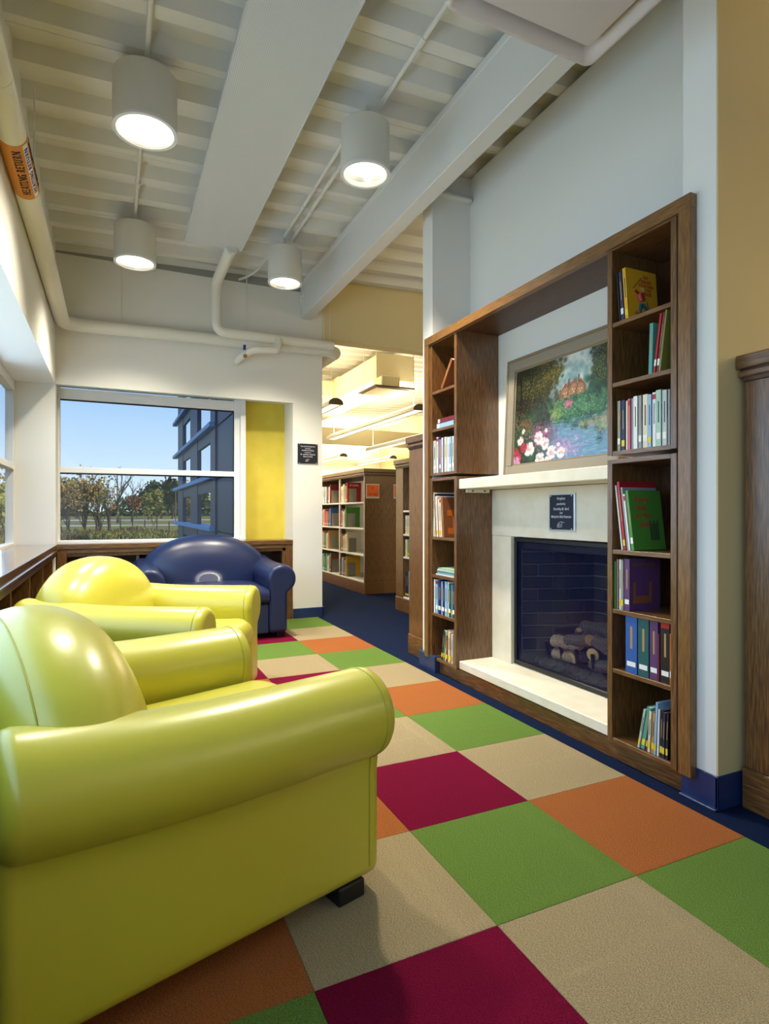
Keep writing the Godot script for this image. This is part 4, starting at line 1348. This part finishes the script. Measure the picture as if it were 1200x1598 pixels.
func wrapped(s: String, height: float, c: Vector3, r: float, deg: float, zfar: float, length: float) -> ArrayMesh:
	var f := SystemFont.new()
	f.font_names = PackedStringArray(["Droid Sans"])
	f.font_weight = 700
	var t := TextMesh.new()
	t.font = f
	t.text = s
	t.font_size = 64
	t.pixel_size = height / 64.0
	t.depth = 0.0008
	t.curve_step = 4.0
	var arr := t.get_mesh_arrays()
	var v: PackedVector3Array = arr[Mesh.ARRAY_VERTEX]
	var lo := INF
	var hi := -INF
	for p in v:
		lo = minf(lo, p.x)
		hi = maxf(hi, p.x)
	var m := MB.new(base)
	var idx = arr[Mesh.ARRAY_INDEX]
	var at := func(p: Vector3) -> Vector3:
		var a := deg_to_rad(deg) - p.y / r
		return Vector3(c.x + cos(a) * (r + p.z), c.y + sin(a) * (r + p.z), zfar - (p.x - lo) / (hi - lo) * length)
	var count: int = idx.size() if idx != null and idx.size() else v.size()
	for k in range(0, count, 3):
		var q := []
		for j in 3:
			q.append(at.call(v[idx[k + j]] if idx != null and idx.size() else v[k + j]))
		var nn: Vector3 = ((q[0] + q[1] + q[2]) / 3.0 - Vector3(c.x, c.y, (q[0].z + q[1].z + q[2].z) / 3.0)).normalized()
		m.tri(q[0], q[1], q[2], nn, nn, nn)
	return m.mesh()

# ---------------------------------------------------------------- the library beyond the opening
func linear_fixture(x: float, z0: float, z1: float, label: String, power: float) -> void:
	var y := 2.49
	base = Vector3(x, y, z0)
	var f := thing("linear_light", label, "pendant light", base, "long linear pendant lights over the stacks")
	var prof := PackedVector2Array()
	for k in 9:
		var a := PI * k / 8.0
		prof.append(Vector2(x + cos(a) * 0.1, y + 0.012 + sin(a) * 0.075))
	prof.append(Vector2(x - 0.1, y))
	prof.append(Vector2(x + 0.1, y))
	part(f, "body", mb().prism(prof, 2, z0 + 0.012, z1 - 0.012), M.fixture)
	part(f, "end_cap", mb().prism(prof, 2, z0, z0 + 0.012), M.capend)
	part(f, "end_cap", mb().prism(prof, 2, z1 - 0.012, z1), M.capend)
	var z := z0 + 0.04
	while z + 0.4 < z1:
		var e := minf(z + 1.16, z1 - 0.04)
		part(f, "lens", mb().box(x - 0.055, x + 0.055, y - 0.004, y + 0.002, z, e, 0.001), M.tubeglow)
		z += 1.2
	part(f, "uplight_lens", mb().box(x - 0.035, x + 0.035, y + 0.085, y + 0.092, z0 + 0.1, z1 - 0.1), M.tubeglow)
	for q: float in [z0 + 0.2, z1 - 0.2]:
		part(f, "cable", mb().tube(PackedVector3Array([Vector3(x, y + 0.05, q), Vector3(x, dk(x) - 0.001, q)]), 0.004, 5), M.conduit)
	for up: float in [0.0, 1.0]:
		var l := AreaLight3D.new()
		l.name = "fixture_glow"
		l.area_size = Vector2(0.12, z1 - z0 - 0.2)
		l.light_color = Color(1.0, 0.92, 0.75)
		l.light_energy = power * (1.0 if up < 0.5 else 0.8)
		l.area_range = 15.0
		l.area_attenuation = 2.0
		l.shadow_enabled = true
		l.position = Vector3(0, -0.01 if up < 0.5 else 0.11, -(z1 - z0) * 0.5)
		l.rotation.x = -PI / 2 if up < 0.5 else PI / 2
		f.add_child(l)

func stack_unit(label: String, x0: float, x1: float, z0: float, z1: float, face: String, shelves: Array, bays: int, panel: float) -> Node3D:
	# face: which way the books look ("w" towards the windows), wooden end panel on the z0 end (or a wide stile)
	base = Vector3((x0 + x1) * 0.5, 0, (z0 + z1) * 0.5)
	var s := thing("library_stack", label, "bookshelf", base)
	var top := 1.585
	part(s, "plinth", mb().box(x0 - 0.006, x1 + 0.006, 0.0, 0.15, z0 - 0.008, z1 + 0.008, 0.004), M.woodz)
	part(s, "cap", mb().box(x0 - 0.022, x1 + 0.022, 1.605, 1.655, z0 - 0.022, z1 + 0.022, 0.004), M.woodz)
	part(s, "cap_moulding", mb().box(x0 - 0.014, x1 + 0.014, 1.575, 1.599, z0 - 0.014, z1 + 0.014, 0.004), M.woodz)
	part(s, "cap_fillet", mb().box(x0 - 0.004, x1 + 0.004, 1.56, 1.605, z0 - 0.004, z1 + 0.004), M.woodz_dark)
	if face == "panel":
		part(s, "end_panel", mb().box(x0, x1, 0.15, 1.56, z0, z1, 0.003), M.wood)
		return s
	part(s, "end_panel", mb().box(x0, x1, 0.15, 1.56, z0, z0 + 0.04, 0.002), M.wood)
	part(s, "end_panel", mb().box(x0, x1, 0.15, 1.56, z1 - panel, z1, 0.002), M.wood)
	part(s, "back_panel", mb().box((x0 + x1) * 0.5 - 0.01, (x0 + x1) * 0.5 + 0.01, 0.15, 1.56, z0 + 0.04, z1 - panel), M.steel)
	var w := (z1 - panel - z0 - 0.04) / bays
	for k in range(1, bays):
		part(s, "upright", mb().box(x0 + 0.005, x0 + 0.03, 0.15, 1.56, z0 + 0.04 + w * k - 0.012, z0 + 0.04 + w * k + 0.012, 0.002), M.steel)
	for y in shelves:
		for k in bays:
			part(s, "shelf", mb().box(x0 + 0.002, (x0 + x1) * 0.5 - 0.012, y - 0.02, y, z0 + 0.045 + w * k, z0 + 0.035 + w * (k + 1), 0.002), M.steel)
	return s

func build_library() -> void:
	linear_fixture(2.64, 7.2, 10.9, "long linear pendant light closest to the end wall corner", 6.0)
	linear_fixture(3.84, 7.12, 10.8, "long linear pendant light crossing the middle of the opening", 6.0)
	linear_fixture(5.36, 8.9, 12.4, "long linear pendant light above the oak end panel, farther back", 6.0)
	linear_fixture(6.7, 13.9, 16.3, "far linear pendant light seen over the stack top", 6.0)
	linear_fixture(5.3, 13.9, 16.3, "farthest linear pendant light by the wall edge", 6.0)
	linear_fixture(3.9, 13.6, 16.3, "linear pendant light far back along the library wall", 6.0)
	linear_fixture(4.3, 0.2, 3.9, "unseen linear pendant light behind the fireplace wall", 8.0)  # out of view, placed to light the tan wall
	linear_fixture(5.2, -4.4, -0.7, "unseen linear pendant light over the open library behind the seating corner", 8.0)  # out of view behind the camera, also lights the tan wall
	# ducts and diffusers
	base = Vector3(3.75, 3.1, 8.5)
	var d := thing("air_duct", "large cream rectangular air duct with a closed end over the opening", "duct", base)
	part(d, "trunk", mb().box(3.36, 3.92, 2.97, 3.30, 7.5, 13.0, 0.006), M.duct)
	part(d, "end_plate", mb().box(3.34, 3.94, 2.95, 3.32, 7.485, 7.505, 0.004), M.duct)
	part(d, "branch", mb().box(2.4, 3.37, 3.0, 3.26, 9.2, 9.7, 0.006), M.duct)
	part(d, "branch", mb().box(3.0, 3.37, 2.78, 3.02, 10.0, 10.6, 0.006), M.duct)
	part(d, "flange", mb().box(3.35, 3.93, 2.96, 3.31, 11.0, 9.03, 0.002), M.duct)
	base = Vector3(3.5, 2.8, 7.45)
	var f := thing("air_diffuser", "square dark-edged air diffuser hanging under the end of the cream duct", "air diffuser", base)
	part(f, "frame", mb().box(3.16, 3.76, 2.765, 2.785, 7.12, 7.72, 0.004), M.capend)
	part(f, "plaque", mb().box(3.22, 3.70, 2.755, 2.768, 7.18, 7.66, 0.003), M.duct)
	part(f, "neck", mb().box(3.34, 3.62, 2.785, 2.965, 7.3, 7.6, 0.01), M.duct)
	part(f, "hanger", mb().tube(PackedVector3Array([Vector3(3.2, 2.785, 7.6), Vector3(3.2, dk(3.2), 7.6)]), 0.006, 6), M.conduit)
	base = Vector3(3.2, 2.9, 12.9)
	struct("beam_far", mb().box(1.9, 10.7, 2.72, 3.1, 13.2, 13.4, 0.004), M.duct, "cream cross beam far back over the library stacks", "beam")
	base = Vector3(3.3, 2.6, 14)
	var f2 := thing("air_diffuser", "pale square air diffuser far back under the cross beam", "air diffuser", base)
	part(f2, "frame", mb().box(3.0, 3.7, 2.60, 2.62, 12.2, 12.9, 0.004), M.capend)
	part(f2, "plaque", mb().box(3.06, 3.64, 2.59, 2.602, 12.26, 12.84, 0.003), M.duct)
	part(f2, "box", mb().box(3.2, 3.5, 2.62, 2.95, 12.4, 12.8, 0.004), M.duct)
	base = Vector3(2.0, 1.5, 6.5)
	struct("column_far", mb().box(1.965, 2.12, 0.0, 3.36, 11.6, 11.8), M.wall, "pale pilaster on the library wall behind the stack", "column")
	# stacks
	var sh := [0.165, 0.515, 0.865, 1.215]
	var s1 := stack_unit("double-sided wooden library stack with white steel shelves and an orange sign on its end", 2.985, 3.92, 7.06, 9.0, "w", sh, 2, 0.04)
	part(s1, "sign_holder", mb().box(3.0, 3.19, 1.262, 1.452, 7.048, 7.06, 0.002), M.steel)
	var cd := part(s1, "sign_card", mb().box(3.01, 3.18, 1.285, 1.44, 7.044, 7.05, 0.001), M.orangecard)
	text(cd, "E", 0.035, G(Vector3(3.095, 1.395, 7.0425) - base), Vector3.ZERO, M.ink)
	text(cd, "KAN - MCC", 0.024, G(Vector3(3.095, 1.315, 7.0425) - base), Vector3.ZERO, M.inkred)
	part(s1, "sign_holder", mb().box(3.40, 3.59, 1.262, 1.452, 7.048, 7.06, 0.002), M.steel)
	part(s1, "sign_card", mb().box(3.41, 3.58, 1.285, 1.44, 7.044, 7.05, 0.001), M.orangecard)
	stack_unit("single-faced wooden library stack with a wide end stile behind the far pier", 2.85, 3.5, 4.1, 5.85, "w", [0.165, 0.60, 0.845, 1.10], 2, 0.17)
	stack_unit("wooden stack end panel catching the window glare right behind the far pier", 2.06, 3.3, 3.664, 4.0, "panel", [], 1, 0.04)
	stack_unit("dark wooden stack end panel beside the near white pier at the picture's edge", 2.095, 3.6, 0.55, 1.388, "panel", [], 1, 0.04)
	stack_unit("farther wooden library stack behind the one with the orange sign", 5.2, 6.1, 8.2, 11.5, "w", sh, 3, 0.04)

# ---------------------------------------------------------------- books
const INK := {
	"white": "e6e6e2", "cream": "ddd2b4", "pale grey": "b9bcb6", "grey": "8f9498", "olive grey": "8c8e7c", "black": "1e1e22", "navy": "20284e", "dark blue": "2a3a70", "blue": "2f5ca4", "light blue": "8fb4d6", "teal": "4e9a90", "dark teal": "1f5a5e", "green": "4a8a34", "pale green": "a6c6b0", "red": "b01c22", "maroon": "722032", "purple": "5c3a68", "mauve": "9a7890", "orange": "cc6a26", "yellow": "d8a424", "olive": "80803c", "brown": "8a5230", "tan": "b08c58", "pink": "c85c78"}
const ORD := ["first", "second", "third", "fourth", "fifth", "sixth", "seventh", "eighth", "ninth", "tenth", "eleventh", "twelfth", "thirteenth", "fourteenth"]
var ink_mats := {}

func ink(c: String) -> StandardMaterial3D:
	if not ink_mats.has(c):
		ink_mats[c] = mat(Color.html(INK[c]), 0.38)
	return ink_mats[c]

func book(label: String, group: String, at: Vector3, t: float, h: float, d: float, color: String, tilt: float, style: String) -> Node3D:
	# spine looks to -x; thickness runs towards the viewer (-z); tilt > 0 leans away from the viewer
	var o := thing("book", label, "book", at, group)
	o.rotation.x = -deg_to_rad(tilt)
	base = Vector3.ZERO
	var z0 := 0.0 if tilt >= 0.0 else t
	var z1 := z0 - t
	var c := 0.0022
	var m := ink(color)
	part(o, "cover", mb().box(0, c, 0, h, z1, z0, 0.001).box(0, d, 0, h, z0 - c, z0, 0.0008).box(0, d, 0, h, z1, z1 + c, 0.0008), m)
	part(o, "pages", mb().box(c, d - 0.004, 0.003, h - 0.003, z1 + c, z0 - c), M.page)
	if t > 0.011 and not style.contains("n"):
		var ly := 0.018 if style.contains("y") else 0.028
		part(o, "spine_label", mb().box(-0.0006, 0.001, ly, ly + (0.026 if t < 0.03 else 0.02), lerpf(z1, z0, 0.14), lerpf(z1, z0, 0.86)), M.labelyellow if style.contains("y") else M.labelwhite)
	if t > 0.013:
		var light := color in ["white", "cream", "pale grey", "pale green", "light blue", "yellow", "tan"]
		part(o, "spine_title", mb().box(-0.0004, 0.001, h * 0.42, h * 0.80, lerpf(z1, z0, 0.40), lerpf(z1, z0, 0.58)), ink("navy" if light else "tan"))
	if style.contains("r"):
		part(o, "spine_tag", mb().box(-0.0007, 0.001, h - 0.028, h - 0.008, lerpf(z1, z0, 0.08), lerpf(z1, z0, 0.92)), ink("red"))
	return o

func row(where: String, side: String, group: String, x: float, y: float, z: float, specs: Array, depth := 0.18) -> Array:
	# specs: [thickness mm, height cm, colour, tilt, style]
	var out := []
	var k := 0
	for s in specs:
		var t: float = s[0] * 0.001
		var tilt: float = s[3]
		var label := "%s book, %s from %s, %s" % [s[2], ORD[k], side, where]
		var w := t / cos(deg_to_rad(tilt)) + 0.0006
		var zz := z if tilt >= 0.0 else z - w
		var d: float = maxf(depth, s[1] * 0.0074) if depth > 0.17 else depth
		out.append(book(label, group, Vector3(x + (k * 37 % 5) * 0.0012, y + 0.0004, zz), t, s[1] * 0.01, d, s[2], tilt, s[4]))
		z -= w
		k += 1
	return out

func flat_pile(where: String, group: String, x: float, y: float, z0: float, z1: float, specs: Array) -> void:
	var k := 0
	var words := ["lowest", "second", "third", "fourth", "topmost"]
	for s in specs:
		var t: float = s[0] * 0.001
		var o := thing("book", "%s book lying flat, %s of the pile, %s" % [s[1], words[k] if k < specs.size() - 1 else "topmost", where], "book", Vector3(x, y, (z0 + z1) * 0.5), group)
		var q: float = s[2]
		part(o, "cover", mb().box(x, x + 0.2, y, y + 0.002, z0 + q, z1 + q, 0.0008).box(x, x + 0.2, y + t - 0.002, y + t, z0 + q, z1 + q, 0.0008).box(x, x + 0.002, y, y + t, z0 + q, z1 + q, 0.0008), ink(s[1]))
		part(o, "pages", mb().box(x + 0.002, x + 0.197, y + 0.002, y + t - 0.002, z0 + q + 0.003, z1 + q - 0.003), M.page)
		if t > 0.02:
			part(o, "spine_label", mb().box(x - 0.0006, x + 0.001, y + 0.003, y + t - 0.003, z1 + q - 0.035, z1 + q - 0.012), M.labelwhite)
		y += t + 0.0004
		k += 1

func cover_text(o: Node3D, t: float, x: float, y: float, s: String, height: float, m: Material, wide := 1.0) -> void:
	text(o, s, height, Vector3(x, y, t + 0.0006), Vector3.ZERO, m, "cover_lettering", true, 0.0008, wide)

func build_books() -> void:
	var x := 1.976
	var g := "books in the pier-side oak bookcase"
	var f := "the fireplace"
	var r := row("top shelf of pier-side oak bookcase", f, g, x, 1.902, 1.862, [[8, 21.5, "black", 4.5, "n"], [19, 21.5, "navy", 4.5, ""], [20, 22.5, "yellow", 4.5, "y"]])
	var yb: Node3D = r[2]
	for l in [["NO", 0.195], ["SWORD", 0.175], ["FIGHTING", 0.157], ["IN THE", 0.139], ["HOUSE", 0.121]]:
		cover_text(yb, 0.020, 0.115, l[1], l[0], 0.019, M.inkred, 0.95)
	# a simple boy waving a stick
	var fig := func(c: String, pts: Array, rad: float) -> void:
		var p := PackedVector3Array()
		for q in pts:
			p.append(Vector3(q[0], q[1], -0.0205))
		var b := MB.new(Vector3.ZERO)
		b.tube(p, rad, 8)
		part(yb, "cover_picture", b, ink(c))
	base = Vector3.ZERO
	fig.call("red", [[0.072, 0.115], [0.08, 0.085]], 0.016)
	fig.call("red", [[0.066, 0.118], [0.045, 0.128]], 0.006)
	fig.call("dark teal", [[0.076, 0.072], [0.066, 0.035]], 0.008)
	fig.call("dark teal", [[0.084, 0.072], [0.112, 0.045]], 0.008)
	fig.call("tan", [[0.088, 0.137], [0.092, 0.140]], 0.012)
	fig.call("brown", [[0.036, 0.138], [0.088, 0.19]], 0.002)
	fig.call("maroon", [[0.11, 0.085], [0.122, 0.045]], 0.003)
	fig.call("brown", [[0.05, 0.022], [0.055, 0.03]], 0.018)
	row("second shelf of pier-side oak bookcase", f, g, x, 1.642, 1.712, [[20, 20.5, "teal", -2.0, "n"], [12, 23.5, "red", -8.0, ""], [13, 23.5, "maroon", -8.0, ""], [11, 24.0, "olive", -8.0, "y"]])
	row("third shelf of pier-side oak bookcase", f, g, x, 1.346, 1.872, [[18, 21.5, "olive grey", 0, ""], [22, 21.5, "navy", 0, "y"], [12, 21, "cream", 0, "n"], [17, 21.5, "pink", 0, "nr"], [13, 21.5, "grey", 0, "n"], [23, 22, "white", 0, "n"], [19, 22, "grey", 0, ""], [28, 22, "cream", 0, ""], [20, 21.5, "light blue", 0, "y"], [19, 22, "white", 0, "nr"], [27, 22.5, "pale green", 0, ""], [24, 22, "pale grey", 0, ""], [12, 22, "grey", 0, "n"]])
	r = row("fourth shelf of pier-side oak bookcase", f, g, x, 0.920, 1.850, [[9, 28, "white", 7.5, "n"], [15, 29.5, "red", 7.5, "y"], [12, 27, "grey", 7.5, "n"], [11, 24, "white", 7.5, "r"], [17, 25.5, "green", 7.5, ""]])
	for l in [["Every", 0.215, 0.05], ["day", 0.18, 0.046], ["in the", 0.145, 0.052], ["year", 0.11, 0.058]]:
		cover_text(r[4], 0.017, 0.02 + l[2], l[1], l[0], 0.032, M.inkred)
	var lm := MB.new(Vector3.ZERO)
	for k in 5:
		lm.box(0.105 + k * 0.011, 0.111 + k * 0.011, 0.04, 0.125 - (k % 2) * 0.012, -0.0178, -0.017, 0.0002)
	part(r[4], "cover_picture", lm, ink("black"))
	r = row("fifth shelf of pier-side oak bookcase", f, g, x, 0.663, 1.889, [[10, 20.5, "green", 0, "n"], [10, 21.5, "mauve", 0, "n"], [14, 21.5, "cream", 0, "y"], [14, 21.3, "grey", 0, "y"], [31, 22, "purple", 0, ""]])
	cover_text(r[4], 0.031, 0.08, 0.195, "Harry Potter", 0.026, M.brass, 0.9)
	var hp := MB.new(Vector3.ZERO)
	hp.box(0.02, 0.035, 0.03, 0.12, -0.0318, -0.031, 0.0002).box(0.115, 0.13, 0.03, 0.12, -0.0318, -0.031, 0.0002).box(0.035, 0.115, 0.03, 0.06, -0.0318, -0.031, 0.0002)
	part(r[4], "cover_picture", hp, ink("brown"))
	row("sixth shelf of pier-side oak bookcase", f, g, x, 0.405, 1.828, [[62, 24.5, "blue", 0, ""], [56, 24.5, "dark teal", 0, ""], [42, 24.5, "purple", 0, ""], [9, 19, "maroon", 0, "n"], [46, 24.5, "black", 0, "r"], [12, 20, "orange", 0, ""]])
	row("lowest shelf of pier-side oak bookcase", f, g, x, 0.104, 1.768, [[13, 17, "pale green", -11, "y"], [21, 18.5, "teal", -11, "y"], [14, 17, "maroon", -3, "y"], [14, 17, "cream", -3, "y"], [16, 16.5, "tan", -3, "y"], [12, 21.5, "light blue", -3, "y"], [11, 19, "white", -2, "y"], [13, 19, "black", -2, "y"], [13, 18.5, "navy", -2, "y"], [13, 19, "black", -2, "y"]], 0.12)
	g = "books in the far oak bookcase"
	f = "the outer jamb"
	row("top shelf of far oak bookcase", f, g, x, 1.897, 3.39, [[26, 21, "brown", -38, "n"]])
	flat_pile("second shelf of far oak bookcase", g, x, 1.6425, 3.215, 3.43, [[32, "light blue", 0.0], [30, "maroon", -0.008]])
	row("third shelf of far oak bookcase", f, g, x, 1.346, 3.476, [[38, 22, "pale grey", 0, ""], [24, 24, "white", 0, "nr"], [14, 24, "dark blue", 0, "n"], [24, 22, "mauve", 0, ""], [25, 23, "white", 0, ""], [13, 23, "blue", 0, "n"], [29, 23, "cream", 0, ""], [30, 22.5, "white", 0, ""], [32, 22.5, "light blue", 0, ""], [27, 22.5, "pale grey", 0, ""]])
	r = row("fourth shelf of far oak bookcase", f, g, x, 0.915, 3.478, [[12, 31, "white", 3, "n"], [17, 30, "cream", 3.5, "y"], [14, 29, "navy", 4, "n"], [20, 27.5, "white", 4, "y"], [20, 26.5, "orange", 4.5, "n"], [14, 25.5, "white", 5, "y"], [18, 26, "cream", 5, "yr"], [22, 26.5, "brown", 5, "n"]])
	var hb := MB.new(Vector3.ZERO)
	hb.box(0.03, 0.15, 0.02, 0.06, -0.0226, -0.022, 0.0002).box(0.07, 0.12, 0.06, 0.17, -0.0226, -0.022, 0.0002).box(0.03, 0.08, 0.14, 0.18, -0.0226, -0.022, 0.0002)
	part(r[7], "cover_picture", hb, ink("orange"))
	flat_pile("fifth shelf of far oak bookcase", g, x, 0.6605, 3.20, 3.43, [[10, "white", 0.01], [10, "light blue", -0.01], [9, "teal", 0.0], [9, "white", -0.008], [10, "pale green", -0.02]])
	row("sixth shelf of far oak bookcase", f, g, x, 0.400, 3.468, [[20, 22.5, "white", 0, ""], [28, 22.5, "light blue", 0, "r"], [16, 22.5, "blue", 0, ""], [25, 22.5, "navy", 0, ""], [24, 22, "light blue", 0, ""], [22, 22, "navy", 0, ""], [34, 22.5, "light blue", 0, ""], [17, 22.5, "white", 0, "y"], [26, 21.5, "dark teal", 0, ""], [23, 21.5, "teal", 0, "y"], [26, 21.8, "dark blue", 0, ""]])
	row("lowest shelf of far oak bookcase", f, g, x, 0.104, 3.375, [[20, 20, "navy", -9, "y"], [20, 19, "green", -6, "y"], [20, 20, "cream", -2, "y"], [20, 17, "maroon", -2, "y"], [28, 20, "cream", -1, "y"], [17, 19.5, "tan", 0, "y"], [16, 19, "white", 0, "y"]])
	# books on the library stacks
	var palette := ["white", "light blue", "navy", "cream", "red", "grey", "blue", "white", "teal", "dark blue", "orange", "pale grey", "green", "yellow", "purple", "white"]
	var last := {"0 3": "red", "1 3": "maroon", "0 2": "green", "1 2": "blue", "0 1": "cream", "1 1": "tan", "0 0": "yellow", "1 0": "brown"}
	var names := ["lowest", "third", "second", "top"]
	for bay in 2:
		for sh in 4:
			var y: float = [0.165, 0.515, 0.865, 1.215][sh]
			var z: float = (8.01 if bay == 0 else 8.94)
			var specs := []
			var n := 9 + (bay + sh) % 2
			for k in n:
				specs.append([rng.randi_range(16, 34) if bay == 0 else rng.randi_range(38, 58), rng.randf_range(22.0, 27.0), palette[rng.randi() % palette.size()], 0, "" if k % 2 else "n"])
			specs.append([24, 28.5, last["%d %d" % [bay, sh]], 0, "n"])
			var where := "%s shelf of sign-ended stack's %s bay" % [names[sh], "near" if bay == 0 else "far"]
			var out := row(where, "the far end", "books on the stack with the orange sign", 3.0, y, z, specs)
			if bay == 0 and sh == 3:
				cover_text(out[n], 0.024, 0.105, 0.245, "IF I RAN", 0.036, M.white)
			var zl: float = G(out[n].position).z - 0.026
			base = Vector3(3.02, y, zl)
			var be := thing("bookend", "metal bookend holding the books on the %s" % where, "bookend", base, "metal bookends on the sign-ended stack")
			part(be, "plate", mb().box(3.02, 3.14, y, y + 0.2, zl - 0.0025, zl, 0.001), M.bookend)
			part(be, "foot", mb().box(3.02, 3.14, y, y + 0.002, zl, zl + 0.09), M.bookend)
	for sh in 3:
		var y: float = [0.165, 0.60, 0.845][sh]
		var specs := []
		for k in 6:
			specs.append([rng.randi_range(22, 40), [28.0, 18.5, 20.0][sh], [["navy", "black", "light blue", "dark teal", "blue", "grey"], ["cream", "teal", "green", "white", "cream", "grey"], ["white", "cream", "pale green", "white", "tan", "grey"]][sh][k], 0, "y"])
		row("%s shelf of stack behind the far pier" % ["lowest", "third", "second"][sh], "the wide stile", "books on the stack behind the far pier", 2.87, y, 5.66, specs)
